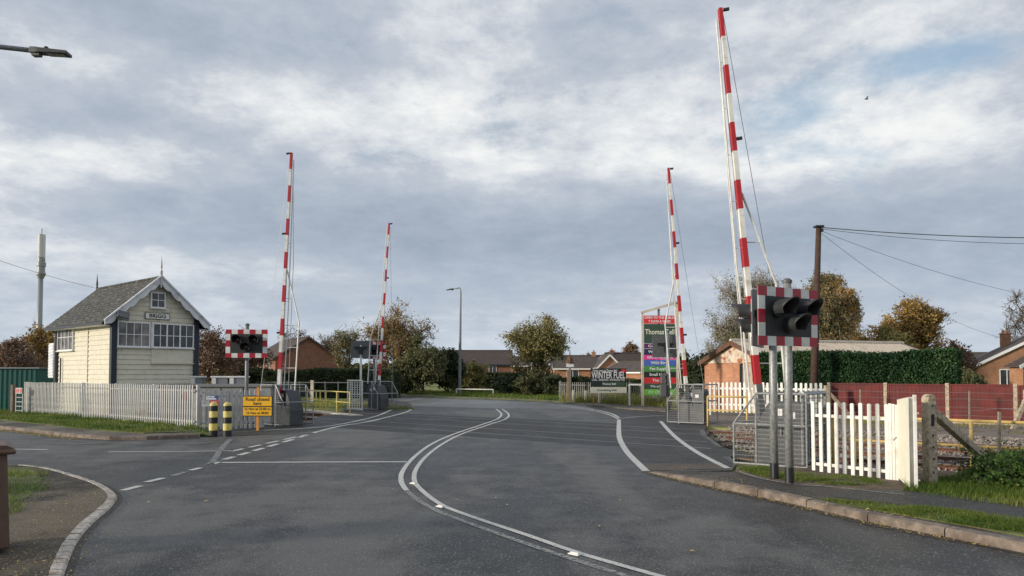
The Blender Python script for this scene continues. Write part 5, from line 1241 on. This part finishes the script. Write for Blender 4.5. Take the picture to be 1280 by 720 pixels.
pf = pale_fence('palisade_fence', G(699, 501.5), G(836, 507), 1.15, .16, .045, 'yard', 'grey steel palisade fence behind the billboard and concrete bollards', 'fence', rails=(.2, .85), post_every=2.6, post_h=1.2, seed=21, t=.03)
p0, p1 = G(787, 507.6), G(803, 508.3); o = empty('white_rail', p0, 0, 'white goal shaped rail between the billboard and the tall sign', 'railing'); d = p1 - p0
b = MB(); b.tube([(0, 0, 1.08), (d.x, d.y, 1.08)], .045, 8); b.build('rail', M['white'], o)
for x, y in ((0, 0), (d.x, d.y)): b = MB(); b.tube([(x, y, 0), (x, y, 1.12)], .045, 8); b.build('post', M['white'], o)
# field fence left of crossing
p0, p1 = at(330, 47), at(440, 44.5); o = empty('post_and_rail_fence', p0, 0, 'thin dark rail fence between the grass field and the hedge', 'fence'); d = p1 - p0
for z in (.55, 1.1): b = MB(); b.tube([(0, 0, z), (d.x, d.y, z)], .028, 6); b.build('rail', M['signgrey'], o)
for i in range(8): t = i / 7; b = MB(); b.tube([(d.x * t, d.y * t, 0), (d.x * t, d.y * t, 1.18)], .04, 6); b.build('post', M['signgrey'], o)
b = MB(); b.box((0, 0, .6), (.16, .14, 1.35)); tag(b.build('concrete_post', M['slab'], loc=at(391, 41)), 'single pale post in the grass field behind the yellow railing', 'post')
# bin
p = G(12.5, 686, KZ); k = p.y / F
o = empty('litter_bin', (p.x, p.y, KZ), R(36), 'brown bin with overhanging lid at the left edge', 'bin')
b = MB(); b.add([(-.60, 0, 0), (0, 0, 0), (0, .62, 0), (-.60, .62, 0), (-.60, .02, .84), (-.035, .02, .84), (-.035, .58, .84), (-.60, .58, .84)], [(3, 2, 1, 0), (4, 5, 6, 7), (0, 1, 5, 4), (1, 2, 6, 5), (2, 3, 7, 6), (3, 0, 4, 7)]); b.build('body', M['bin'], o, bevel=.02)
b = MB(); b.bx(-.63, .03, -.03, .63, .82, .865); ld = b.build('lid', M['bin'], o, bevel=.02); b = MB(); b.prism([(-.62, .865), (.02, .865), (-.04, .90), (-.58, .92)], 'y', 0, .6); b.build('lid_top', M['bin'], ld)
# bird
b = MB(); c = Vector((0, 0, 0)); b.tube([(-.22, 0, 0), (-.1, 0, .02), (.1, 0, .02), (.24, 0, 0)], [.01, .06, .06, .01], 8); b.add([(.06, 0, .03), (-.08, 0, .03), (-.12, .45, .14), (.02, .42, .14)], [(0, 1, 2, 3)]); b.add([(.06, 0, .03), (-.08, 0, .03), (-.12, -.45, .14), (.02, -.42, .14)], [(0, 1, 2, 3)])
tag(b.build('bird', M['black'], loc=P(1083, 124, 75)), 'small dark bird flying high at upper right', 'bird')
# ================================================================== TREES
LM = dict(
    russet=leafmat('russet_leaves', [(.11, .075, .058), (.20, .125, .088), (.29, .18, .115), (.38, .27, .16)]),
    orange=leafmat('orange_leaves', [(.12, .09, .035), (.27, .175, .055), (.42, .27, .085), (.54, .38, .14)]),
    olive=leafmat('olive_leaves', [(.05, .062, .03), (.11, .12, .055), (.20, .195, .085), (.33, .29, .14)]),
    yellow=leafmat('yellow_green_leaves', [(.10, .11, .04), (.21, .20, .07), (.34, .30, .11), (.46, .38, .17)]),
    dark=leafmat('dark_leaves', [(.018, .030, .015), (.036, .055, .024), (.065, .085, .035), (.12, .13, .055)]),
    silver=leafmat('silvery_leaves', [(.12, .11, .08), (.22, .20, .145), (.34, .31, .23), (.45, .41, .31)]),
    birch=leafmat('birch_leaves', [(.06, .075, .03), (.14, .145, .055), (.28, .20, .08), (.38, .27, .12)]),
    hedge=leafmat('conifer_hedge_leaves', [(.010, .028, .013), (.02, .058, .022), (.036, .092, .03), (.10, .15, .05)], .15),
    bush=leafmat('bramble_leaves', [(.02, .05, .012), (.045, .095, .02), (.08, .15, .03), (.15, .22, .06)]),
)
def leaf_mesh(name, P0, size, m, parent, seed, aspect=.6, flat_=0.0):
    rg = np.random.default_rng(seed); n = len(P0)
    if n == 0: return None
    P0 = np.asarray(P0); s = size * rg.uniform(.55, 1.3, n)[:, None]
    a = rg.normal(size=(n, 3)); a /= np.linalg.norm(a, axis=1)[:, None]
    b = rg.normal(size=(n, 3)); b[:, 2] *= (1 - flat_); b -= (a * b).sum(1)[:, None] * a; b /= np.linalg.norm(b, axis=1)[:, None]
    c = np.cross(a, b) * .18
    v = np.empty((n, 4, 3)); v[:, 0] = P0 - a * s; v[:, 1] = P0 + b * s * aspect + c * s; v[:, 2] = P0 + a * s; v[:, 3] = P0 - b * s * aspect + c * s
    me = bpy.data.meshes.new(name); me.vertices.add(4 * n); me.vertices.foreach_set('co', v.reshape(-1))
    me.loops.add(4 * n); me.loops.foreach_set('vertex_index', np.arange(4 * n)); me.polygons.add(n)
    me.polygons.foreach_set('loop_start', np.arange(0, 4 * n, 4)); me.polygons.foreach_set('loop_total', np.full(n, 4))
    me.update(calc_edges=True); me.materials.append(m)
    o = bpy.data.objects.new(name, me); C.objects.link(o)
    if parent: o.parent = parent
    return o
def tree(name, label, base, H, rx, rz, leafm, size, nl=9, nt=22, lv=14, dens=1.0, z0=None, seed=1, bark='bark', tr=.16, ry=None, droop=0, group=None, spread=1.0, lump=.3, lean=(0, 0), twig=.011, cat='tree', crown_off=(0, 0)):
    r = random.Random(seed); base = Vector(base); nl = int(nl * 1.35); nt = int(nt * 1.3); lv = max(1, int(lv * 2.1 * dens)); size *= .98; rx *= 1.22; ry = ry or rx; z0 = z0 if z0 is not None else H - 2 * rz
    cz = z0 + (H - z0) / 2; hz = (H - z0) / 2; cx, cy = crown_off
    o = empty(name, base, 0, label, cat, group)
    def rad(d): return 1 + lump * 1.6 * noise.noise(d * 1.7 + Vector((seed * 3.1, 0, 0)))
    b = MB(); tt = z0 + (H - z0) * .72
    pts = [Vector((0, 0, -.2)), Vector((r.uniform(-.05, .05), 0, z0 * .5 + .2)), Vector((lean[0] * .5 + r.uniform(-.1, .1), lean[1] * .5, z0 + hz * .6)), Vector((cx * .8 + lean[0], cy * .8 + lean[1], tt))]
    tp = smoothline(pts, 5); b.tube(tp, tr, 9, r1=tr * .22)
    def at_h(z):
        for i in range(1, len(tp)):
            if tp[i].z >= z: return tp[i - 1].lerp(tp[i], (z - tp[i - 1].z) / max(1e-5, tp[i].z - tp[i - 1].z))
        return tp[-1].copy()
    LP = []
    for i in range(nl):
        while True:
            d = Vector((r.gauss(0, 1), r.gauss(0, 1), r.gauss(0, 1))); d.normalize()
            if d.z > -.75: break
        if i < nl * .5: d.z = abs(d.z) * .9
        q = r.uniform(.38, .93) * rad(d); tg = Vector((cx + d.x * rx * q, cy + d.y * ry * q, cz + d.z * hz * q))
        st = at_h(min(tt * .97, max(z0 * .75 + .1, tg.z - r.uniform(.25, .6) * hz - (Vector((tg.x, tg.y, 0)).length) * .45)))
        mid = st.lerp(tg, .5) + Vector((r.gauss(0, .1) * rx, r.gauss(0, .1) * rx, .12 * hz))
        lp = smoothline([st, mid, tg], 3); lr = tr * r.uniform(.24, .42); b.tube(lp, lr, 5, r1=lr * .25, cap=False)
        cr = .42 * (rx + hz) / 2 * spread
        for j in range(nt):
            k = r.uniform(.25, 1) ** .7; idx = min(len(lp) - 2, int(k * (len(lp) - 1))); s0 = lp[idx].lerp(lp[idx + 1], r.random())
            e = Vector((r.gauss(0, 1), r.gauss(0, 1), r.gauss(.25, 1))); e.normalize(); ln = cr * r.uniform(.45, 1.15)
            e1 = s0 + e * ln
            # clip into the lumpy crown
            dd = Vector(((e1.x - cx) / rx, (e1.y - cy) / ry, (e1.z - cz) / hz)); rr = rad(dd.normalized()) if dd.length > 0 else 1
            if dd.length > rr: e1 = Vector((cx, cy, cz)) + Vector((dd.x * rx, dd.y * ry, dd.z * hz)) * (rr / dd.length) * r.uniform(.85, 1.06)
            mid = s0.lerp(e1, .5) + Vector((0, 0, r.uniform(-.03, .08) * ln))
            if droop: e1 = e1 - Vector((0, 0, droop * r.uniform(.3, 1))); mid = s0.lerp(e1, .35) + Vector((0, 0, droop * .25))
            tw = smoothline([s0, mid, e1], 2); b.tube(tw, twig * 1.5, 3, r1=twig * .4, cap=False)
            for t_ in range(2):
                f = e1 + Vector((r.gauss(0, 1), r.gauss(0, 1), r.gauss(.3, 1))) * ln * .16; b.tube([tw[-2], f], twig * .8, 3, r1=twig * .3, cap=False)
            for t_ in range(lv):
                u = r.uniform(.2, 1.05) * (len(tw) - 1); ii = min(len(tw) - 2, int(u)); q_ = tw[ii].lerp(tw[ii + 1], u - ii)
                LP.append(q_ + Vector((r.gauss(0, 1), r.gauss(0, 1), r.gauss(0, .8))) * ln * .13)
    b.build('trunk', M[bark], o)
    leaf_mesh('crown', [tuple(p) for p in LP], size, LM[leafm], o, seed)
    return o
def TB(px, D, z=0): return at(px, D, z)
def Hof(py, D): return P(640, py, D).z
tree('autumn_tree', 'big russet tree with bare upper twigs beyond the far left barrier', TB(494, 60), Hof(379, 60), 2.9, 3, 'orange', .085, nl=17, nt=36, lv=5, z0=1.2, seed=11, tr=.24, twig=.016, lump=.35)
tree('bushy_tree', 'rounded dark olive tree between the russet tree and the street lamp', TB(529, 57), Hof(423, 57), 2.1, 2.2, 'olive', .10, nl=15, nt=34, lv=13, z0=-.3, seed=12, tr=.16, lump=.3)
tree('bushy_tree', 'darker bushy tree right against the street lamp', TB(560, 61), Hof(428, 61), 1.5, 2.2, 'dark', .10, nl=12, nt=30, lv=14, z0=-.3, seed=13, tr=.14, lump=.3)
tree('shrub', 'small yellow green shrub in front of the brown roofed house', TB(592, 66), Hof(448, 66), 1.6, 1.3, 'yellow', .09, nl=10, nt=26, lv=13, z0=-.2, seed=14, tr=.08, cat='shrub')
tree('tree', 'yellowing tree standing in the centre beside the dark bushes', TB(678, 62), Hof(391, 62), 2.55, 3, 'yellow', .09, nl=18, nt=34, lv=8, z0=.9, seed=15, tr=.2, twig=.014, lump=.3)
tree('sparse_tree', 'thin half bare yellow tree behind the far left barrier', TB(437, 66), Hof(397, 66), 1.7, 2.6, 'yellow', .075, nl=11, nt=28, lv=4, z0=.8, seed=16, tr=.13, twig=.014, lump=.4)
tree('sparse_tree', 'thin bare crowned tree right of the brick gable', TB(408, 96), Hof(414, 96), 3.4, 3, 'russet', .10, nl=12, nt=26, lv=2, z0=1, seed=17, tr=.2, twig=.03, lump=.4)
tree('sparse_tree', 'bare tree behind the brick house roof', TB(372, 112), Hof(413, 112), 3.6, 3, 'russet', .10, nl=12, nt=26, lv=2, z0=1, seed=18, tr=.2, twig=.032, lump=.4)
tree('autumn_tree', 'russet shrubby tree directly right of the signal box', TB(266, 48), Hof(404, 48), 2.4, 2.2, 'russet', .085, nl=15, nt=32, lv=8, z0=.2, seed=19, tr=.15, twig=.014, lump=.35)
tree('autumn_tree', 'lower russet tree behind the left crossing signal', TB(300, 54), Hof(416, 54), 2.3, 2, 'russet', .09, nl=13, nt=28, lv=8, z0=.2, seed=20, tr=.14, twig=.014)
tree('autumn_tree', 'orange brown tree just left of the signal box behind the mast', TB(55, 52), Hof(402, 52), 1.7, 2, 'orange', .08, nl=11, nt=30, lv=7, z0=.8, seed=21, tr=.13, twig=.013, lump=.4)
tree('autumn_tree', 'low reddish thicket tree above the green shed', TB(20, 46), Hof(426, 46), 2.6, 2, 'russet', .08, nl=14, nt=30, lv=6, z0=.2, seed=22, tr=.13, twig=.014)
tree('autumn_tree', 'reddish thicket tree leaving the frame at the left edge', TB(-25, 47), Hof(424, 47), 2.3, 2, 'russet', .08, nl=12, nt=28, lv=6, z0=.2, seed=23, tr=.13, twig=.014)
tree('silvery_tree', 'tall half bare silvery tree behind the crossing signals', TB(943, 52), Hof(326, 52), 3.1, 4, 'silver', .062, nl=20, nt=40, lv=9, z0=2.2, seed=24, tr=.2, bark='barkpale', twig=.012, lump=.35)
tree('silvery_tree', 'shorter silvery tree left of the tall silvery one', TB(908, 54), Hof(395, 54), 1.9, 2.5, 'silver', .06, nl=12, nt=30, lv=8, z0=.8, seed=25, tr=.14, bark='barkpale', twig=.012)
tree('birch_tree', 'drooping birch with green and orange leaves beside the timber pole', TB(1026, 46), Hof(331, 46), 2.0, 3, 'birch', .07, nl=17, nt=38, lv=14, z0=1.6, seed=26, tr=.17, bark='barkpale', droop=.75, lump=.4, spread=.9)
tree('birch_tree', 'narrow trailing birch crown at the right side of the first birch', TB(1052, 45), Hof(329, 45), 1.0, 3, 'orange', .06, nl=10, nt=30, lv=12, z0=2.8, seed=27, tr=.12, bark='barkpale', droop=.9, lump=.4, spread=.9)
tree('olive_tree', 'green brown tree low between the two silvery crowns and the roof', TB(925, 44), Hof(410, 44), 1.2, 1.5, 'olive', .07, nl=10, nt=26, lv=12, z0=1.0, seed=28, tr=.1)
tree('oak_tree', 'round topped orange oak above the right end of the hedge', TB(1140, 58), Hof(370, 58), 2.7, 3, 'orange', .095, nl=20, nt=38, lv=15, z0=1.2, seed=29, tr=.22, lump=.3, spread=.8)
tree('autumn_tree', 'wide low orange tree between the birch and the oak', TB(1082, 60), Hof(400, 60), 2.6, 2, 'orange', .09, nl=14, nt=32, lv=13, z0=.5, seed=30, tr=.15)
tree('autumn_tree', 'low orange green tree in front of the oak', TB(1112, 55), Hof(412, 55), 1.7, 2, 'yellow', .085, nl=12, nt=28, lv=13, z0=.5, seed=31, tr=.12)
tree('autumn_tree', 'dull russet tree between the hedge end and the houses', TB(1184, 50), Hof(424, 50), 1.5, 2, 'russet', .08, nl=12, nt=28, lv=11, z0=.3, seed=32, tr=.1)
tree('sparse_tree', 'bare tree above the roof of the brick house at right', TB(1284, 68), Hof(372, 68), 2.2, 3, 'russet', .06, nl=12, nt=26, lv=1, z0=2.5, seed=33, tr=.16, twig=.02, lump=.4)
tree('olive_tree', 'dark green tree behind the barrier right of the tall sign', TB(880, 52), Hof(432, 52), 1.5, 2, 'dark', .09, nl=11, nt=28, lv=14, z0=-.2, seed=34, tr=.12)
tree('olive_tree', 'dull green tree just right of the tall sign frame', TB(862, 60), Hof(438, 60), 1.4, 2, 'olive', .09, nl=11, nt=26, lv=13, z0=-.2, seed=35, tr=.12)
tree('autumn_tree', 'round brownish tree on the skyline left of the tall sign', TB(790, 135), Hof(431, 135), 2.6, 2.5, 'russet', .17, nl=12, nt=26, lv=11, z0=1, seed=36, tr=.2, twig=.03)
tree('autumn_tree', 'low brown tree on the skyline above the bungalow', TB(763, 140), Hof(438, 140), 3.4, 2.5, 'russet', .17, nl=12, nt=26, lv=10, z0=1, seed=37, tr=.2, twig=.03)
tree('olive_tree', 'small dark evergreen on the skyline above the billboard', TB(774, 125), Hof(444, 125), 1.3, 1.5, 'dark', .15, nl=9, nt=22, lv=14, z0=.5, seed=38, tr=.12)
tree('autumn_tree', 'distant brown tree at the gap left of the bungalow', TB(735, 150), Hof(441, 150), 3.2, 2.5, 'russet', .18, nl=11, nt=24, lv=10, z0=.5, seed=39, tr=.2, twig=.03)
for i, (px, D, top, rx, m, l) in enumerate([(645, 58, 465, 1.3, 'dark', 'low dark bush at the foot of the yellowing tree, left side'), (668, 56, 463, 1.4, 'olive', 'low olive bush at the foot of the yellowing tree'), (693, 54, 466, 1.5, 'dark', 'dark bush next to the start of the yard fence'),
        (628, 66, 470, 1.5, 'dark', 'dark bush in front of the central house'), (505, 64, 462, 1.8, 'dark', 'dark bush below the russet tree'), (462, 62, 470, 1.7, 'dark', 'dark bush behind the farthest cage'), (604, 72, 466, 2.3, 'dark', 'dark hedge bush behind the white rail'), (1210, 46, 463, 1.0, 'olive', 'small bush between the hedge and the brick gable')]):
    tree('bush', l, TB(px, D), Hof(top, D), rx, 1.2, m, .085, nl=9, nt=24, lv=14, z0=-.4, seed=50 + i, tr=.06, cat='bush')
def hedge(name, label, p, q, depth, h, leafm, size, count, seed, wob=.12, cat='hedge', z0=0):
    p, q = Vector(p), Vector(q); d = q - p; L = d.length; o = empty(name, p, math.atan2(d.y, d.x), label, cat); rg = random.Random(seed)
    b = MB(); nx = max(4, int(L / .6)); vs = []; fs = []
    def top(x): return h + wob * 1.4 * noise.noise(Vector((x * .35, seed, 0)))
    for i in range(nx + 1):
        x = L * i / nx; w = wob * .6 * noise.noise(Vector((x * .7, 0, seed))); t = top(x) - .12
        vs += [(x, .1 + w, z0), (x, .12 + w, t * .6), (x, .2 + w, t), (x, depth - .2, t), (x, depth - .1, z0)]
    for i in range(nx):
        for j in range(4): a = i * 5 + j; fs.append((a, a + 1, a + 6, a + 5))
    fs += [tuple(range(5)), tuple(nx * 5 + k for k in range(5))]; b.add(vs, fs); b.build('inner_core', mat('hedge_interior', (.012, .020, .009), .95), o)  # solid dark core block filling the inside of the leaf shell
    pts = []
    for i in range(count):
        x = rg.uniform(-.1, L + .1); u = rg.random()
        if u < .68: z = rg.uniform(z0, 1) * top(x); y = .03 + wob * .6 * noise.noise(Vector((x * .7, 0, seed))) + wob * .9 * noise.noise(Vector((x * 1.6, z * 1.9, seed))) + rg.gauss(0, .05)
        elif u < .93: z = top(x) + rg.gauss(-.04, .05) + .05 * noise.noise(Vector((x * 4, 0, 0))); y = rg.uniform(0, depth)
        else: x = rg.choice((-.02, L + .02)) + rg.gauss(0, .06); z = rg.uniform(z0, 1) * h; y = rg.uniform(0, depth)
        pts.append((x, y, z))
    leaf_mesh('leaves', pts, size, LM[leafm], o, seed); return o
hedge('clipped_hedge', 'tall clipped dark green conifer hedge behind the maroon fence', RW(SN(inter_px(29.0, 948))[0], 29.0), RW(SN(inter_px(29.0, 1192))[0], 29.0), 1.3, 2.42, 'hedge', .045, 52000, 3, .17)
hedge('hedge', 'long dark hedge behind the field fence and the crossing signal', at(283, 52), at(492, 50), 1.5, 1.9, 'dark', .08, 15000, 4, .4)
hedge('hedge', 'low dark hedge behind the grey yard fence', at(700, 62), at(800, 58), 1.2, 1.25, 'dark', .08, 7000, 5, .2)
hedge('hedge', 'dark hedge below the houses at centre', at(565, 70), at(650, 68), 1.6, 1.7, 'dark', .09, 8000, 6, .4)
hedge('hedge', 'dark shrubs closing the view right of the tall sign', at(850, 46), at(900, 44), 1.4, 1.45, 'dark', .08, 4500, 7, .4)
hedge('distant_trees', 'far belt of trees along the horizon', at(-150, 190), at(620, 190), 6, 4.3, 'olive', .42, 9000, 8, 2.2)
hedge('distant_trees', 'far belt of trees along the horizon', at(600, 190), at(1500, 190), 6, 4.3, 'russet', .42, 11000, 9, 2.2)
for o_ in [o for o in C.objects if o.name.startswith('distant_trees')]: o_['kind'] = 'stuff'; del o_['category']
# bramble bush near right
def bramble():
    p = G(1285, 612, KZ); o = empty('bramble_bush', p, 0, 'green leafy bramble bush over the foot of the concrete brace', 'bush'); r = random.Random(9); b = MB(); LP = []
    for i in range(120):
        a = r.uniform(0, 6.28); st = Vector((r.gauss(.1, .25), r.gauss(.2, .25), 0)); d = Vector((math.cos(a), math.sin(a), r.uniform(.4, 1.5))); d.normalize(); ln = r.uniform(.35, .72)
        e = st + d * ln; e.z = min(e.z, .74); mid = st.lerp(e, .5) + Vector((0, 0, .1)); tw = smoothline([st, mid, e - Vector((0, 0, .04))], 4); b.tube(tw, .005, 4, r1=.002, cap=False)
        for j in range(48):
            u = r.uniform(.15, 1) * (len(tw) - 1); ii = min(len(tw) - 2, int(u)); q = tw[ii].lerp(tw[ii + 1], u - ii) + Vector((r.gauss(0, .05), r.gauss(0, .05), r.gauss(0, .04))); LP.append(tuple(q))
    for i in range(3200): LP.append((r.gauss(.12, .28), r.gauss(.15, .26), abs(r.gauss(0, .20))))
    b.build('stems', M['bark'], o); leaf_mesh('leaves', LP, .026, LM['bush'], o, 77, .62)
bramble()
# dead weeds against the left fence
for k, (px, py, h, l) in enumerate([(177, 526, .5, 'dead brown weed against the palisade fence, left one'), (190, 527.5, .48, 'dead brown weed against the palisade fence, bushier one'), (202, 529, .25, 'small dead weed at the right of the taller two')]):
    p = G(px, py, .1); o = empty('dead_weed', p, 0, l, 'weed', 'dead weeds by the palisade fence'); b = MB(); r = random.Random(k); LP = []
    for i in range(14):
        e = Vector((r.gauss(0, .16), r.gauss(0, .1), h * r.uniform(.6, 1))); b.tube([(0, 0, 0), e * .5 + Vector((0, 0, .05)), e], .006, 3, cap=False)
        for j in range(22): u = r.uniform(.35, 1.05); LP.append(tuple(e * u + Vector((r.gauss(0, .03), r.gauss(0, .03), 0))))
    b.build('stems', M['rust'], o); leaf_mesh('dead_leaves', LP, .022, LM['russet'], o, k)

# ================================================================== LIGHT AND SKY
SUN_EL, SUN_AZ = R(11), R(-110)             # azimuth measured from +Y towards +X: behind the camera, to its left
sd = Vector((math.sin(SUN_AZ) * math.cos(SUN_EL), math.cos(SUN_AZ) * math.cos(SUN_EL), math.sin(SUN_EL)))
sl_ = bpy.data.lights.new('sun', 'SUN'); sl_.energy = 3.2; sl_.angle = R(5); sl_.color = (1, .89, .73)
so = bpy.data.objects.new('sun', sl_); C.objects.link(so); so.rotation_euler = (-sd).to_track_quat('-Z', 'Y').to_euler(); so.location = (0, 0, 30)
w = bpy.data.worlds.new('World'); bpy.context.scene.world = w; w.use_nodes = True
nt = w.node_tree; N = nt.nodes; Lk = nt.links; bg = N['Background']; bg.inputs['Strength'].default_value = .1
sky = N.new('ShaderNodeTexSky'); sky.sky_type = 'NISHITA'; sky.sun_disc = False; sky.sun_elevation = SUN_EL; sky.sun_rotation = SUN_AZ; sky.dust_density = 1.5
tc = N.new('ShaderNodeTexCoord'); sp = N.new('ShaderNodeSeparateXYZ'); Lk.new(tc.outputs['Generated'], sp.inputs[0])
def mth(op, a, b_=None, c=None, clamp=False):
    n = N.new('ShaderNodeMath'); n.operation = op; n.use_clamp = clamp
    for i, q in enumerate((a, b_, c)):
        if q is None: continue
        if isinstance(q, (int, float)): n.inputs[i].default_value = q
        else: Lk.new(q, n.inputs[i])
    return n.outputs[0]
X, Y, Zc = sp.outputs
zz = mth('ADD', mth('MAXIMUM', Zc, 0), .24)
cb = N.new('ShaderNodeCombineXYZ'); Lk.new(mth('DIVIDE', X, zz), cb.inputs[0]); Lk.new(mth('DIVIDE', Y, zz), cb.inputs[1])
def cn(scale, detail, rough, dist=0, off=(0, 0, 0), sc=(1, 1, 1)):
    mp = N.new('ShaderNodeMapping'); mp.inputs['Location'].default_value = off; mp.inputs['Scale'].default_value = sc; Lk.new(cb.outputs[0], mp.inputs[0])
    n = N.new('ShaderNodeTexNoise'); n.inputs['Scale'].default_value = scale; n.inputs['Detail'].default_value = detail; n.inputs['Roughness'].default_value = rough; n.inputs['Distortion'].default_value = dist
    Lk.new(mp.outputs[0], n.inputs['Vector']); return n.outputs['Fac']
az = mth('ARCTAN2', X, Y); el = mth('ARCSINE', Zc)
def blob(px, py, wx, wy):                   # soft patch of sky by azimuth / elevation
    v = Vector(ray(px, py)).normalized(); a0, e0 = math.atan2(v.x, v.y), math.asin(v.z)
    da = mth('DIVIDE', mth('SUBTRACT', az, a0), wx / F); de = mth('DIVIDE', mth('SUBTRACT', el, e0), wy / F)
    return mth('POWER', 2.71828, mth('MULTIPLY', mth('ADD', mth('MULTIPLY', da, da), mth('MULTIPLY', de, de)), -1))
def summ(lst):
    s = None
    for wgt, o_ in lst: t = mth('MULTIPLY', o_, wgt); s = t if s is None else mth('ADD', s, t)
    return s
n1 = cn(.9, 10, .55, .0, (3.1, 1.7, 0)); n2 = cn(2.6, 12, .62, .12, (7.3, 2.2, 0)); n3 = cn(8, 9, .68, .0, (1.3, 9.1, 0))
low = mth('POWER', 2.71828, mth('MULTIPLY', mth('MAXIMUM', el, 0), -7))
d = mth('MULTIPLY', summ([(1.3, mth('SUBTRACT', n1, .5)), (1.05, mth('SUBTRACT', n2, .5)), (.6, mth('SUBTRACT', n3, .5))]), mth('SUBTRACT', 1, mth('MULTIPLY', low, .8)))
feat = summ([(.20, blob(560, 185, 330, 75)), (.10, blob(600, 210, 60, 25)), (.17, blob(90, 192, 150, 40)), (.14, blob(430, 110, 170, 60)), (.17, blob(990, 205, 110, 26)), (.10, blob(640, 60, 200, 80)), (.12, blob(1180, 150, 130, 50)),
             (-.20, blob(150, 150, 130, 28)), (-.16, blob(330, 60, 330, 50)), (-.17, blob(560, 285, 800, 55)), (-.12, blob(950, 300, 400, 60)), (.12, blob(840, 120, 70, 60)), (.16, blob(190, 320, 260, 22)), (.08, blob(650, 445, 900, 30)), (-.10, blob(700, 90, 120, 60)), (-.08, blob(1100, 280, 200, 60)), (.10, blob(730, 345, 60, 10))])
val = mth('ADD', mth('ADD', d, mth('MULTIPLY', feat, 1.3)), .42)
rp_ = N.new('ShaderNodeValToRGB'); Lk.new(val, rp_.inputs[0]); cr = rp_.color_ramp
cols = [(0.0, (.285, .335, .405)), (.24, (.36, .41, .485)), (.42, (.44, .48, .54)), (.55, (.58, .61, .645)), (.70, (.74, .75, .75)), (.95, (.88, .875, .83))]
while len(cr.elements) < len(cols): cr.elements.new(.5)
for e_, (p_, c_) in zip(cr.elements, cols): e_.position = p_; e_.color = (*c_, 1)
# paler, bluer air towards the horizon
hz_ = mth('POWER', 2.71828, mth('MULTIPLY', mth('MAXIMUM', el, 0), -11))
m1 = N.new('ShaderNodeMix'); m1.data_type = 'RGBA'; Lk.new(mth('MULTIPLY', hz_, .62), m1.inputs[0]); Lk.new(rp_.outputs[0], m1.inputs[6]); m1.inputs[7].default_value = (.37, .465, .575, 1)
vs_ = N.new('ShaderNodeVectorMath'); vs_.operation = 'SCALE'; Lk.new(m1.outputs[2], vs_.inputs[0]); vs_.inputs[3].default_value = 10.0
# gaps of blue sky
gap = mth('ADD', summ([(.42, blob(1165, 72, 100, 24)), (.30, blob(1000, 135, 60, 25)), (.17, blob(1080, 130, 200, 90)), (.17, blob(560, 130, 120, 60))]), mth('MULTIPLY', mth('SUBTRACT', n2, .5), -1.3))
g2_ = N.new('ShaderNodeMapRange'); Lk.new(gap, g2_.inputs[0]); g2_.inputs[1].default_value = .14; g2_.inputs[2].default_value = .42; g2_.inputs[4].default_value = .72
m2 = N.new('ShaderNodeMix'); m2.data_type = 'RGBA'; Lk.new(g2_.outputs[0], m2.inputs[0]); Lk.new(vs_.outputs[0], m2.inputs[6])
skm = N.new('ShaderNodeVectorMath'); skm.operation = 'SCALE'; Lk.new(sky.outputs[0], skm.inputs[0]); skm.inputs[3].default_value = 1.6
Lk.new(skm.outputs[0], m2.inputs[7]); Lk.new(m2.outputs[2], bg.inputs['Color'])
fit_fonts()
sc = bpy.context.scene; sc.view_settings.view_transform = 'Standard'; sc.view_settings.look = 'None'; sc.view_settings.exposure = 0.26; sc.view_settings.gamma = 1; sc.view_settings.use_curve_mapping = False
sc.cycles.use_denoising = True; sc.cycles.max_bounces = 6; sc.cycles.transparent_max_bounces = 8
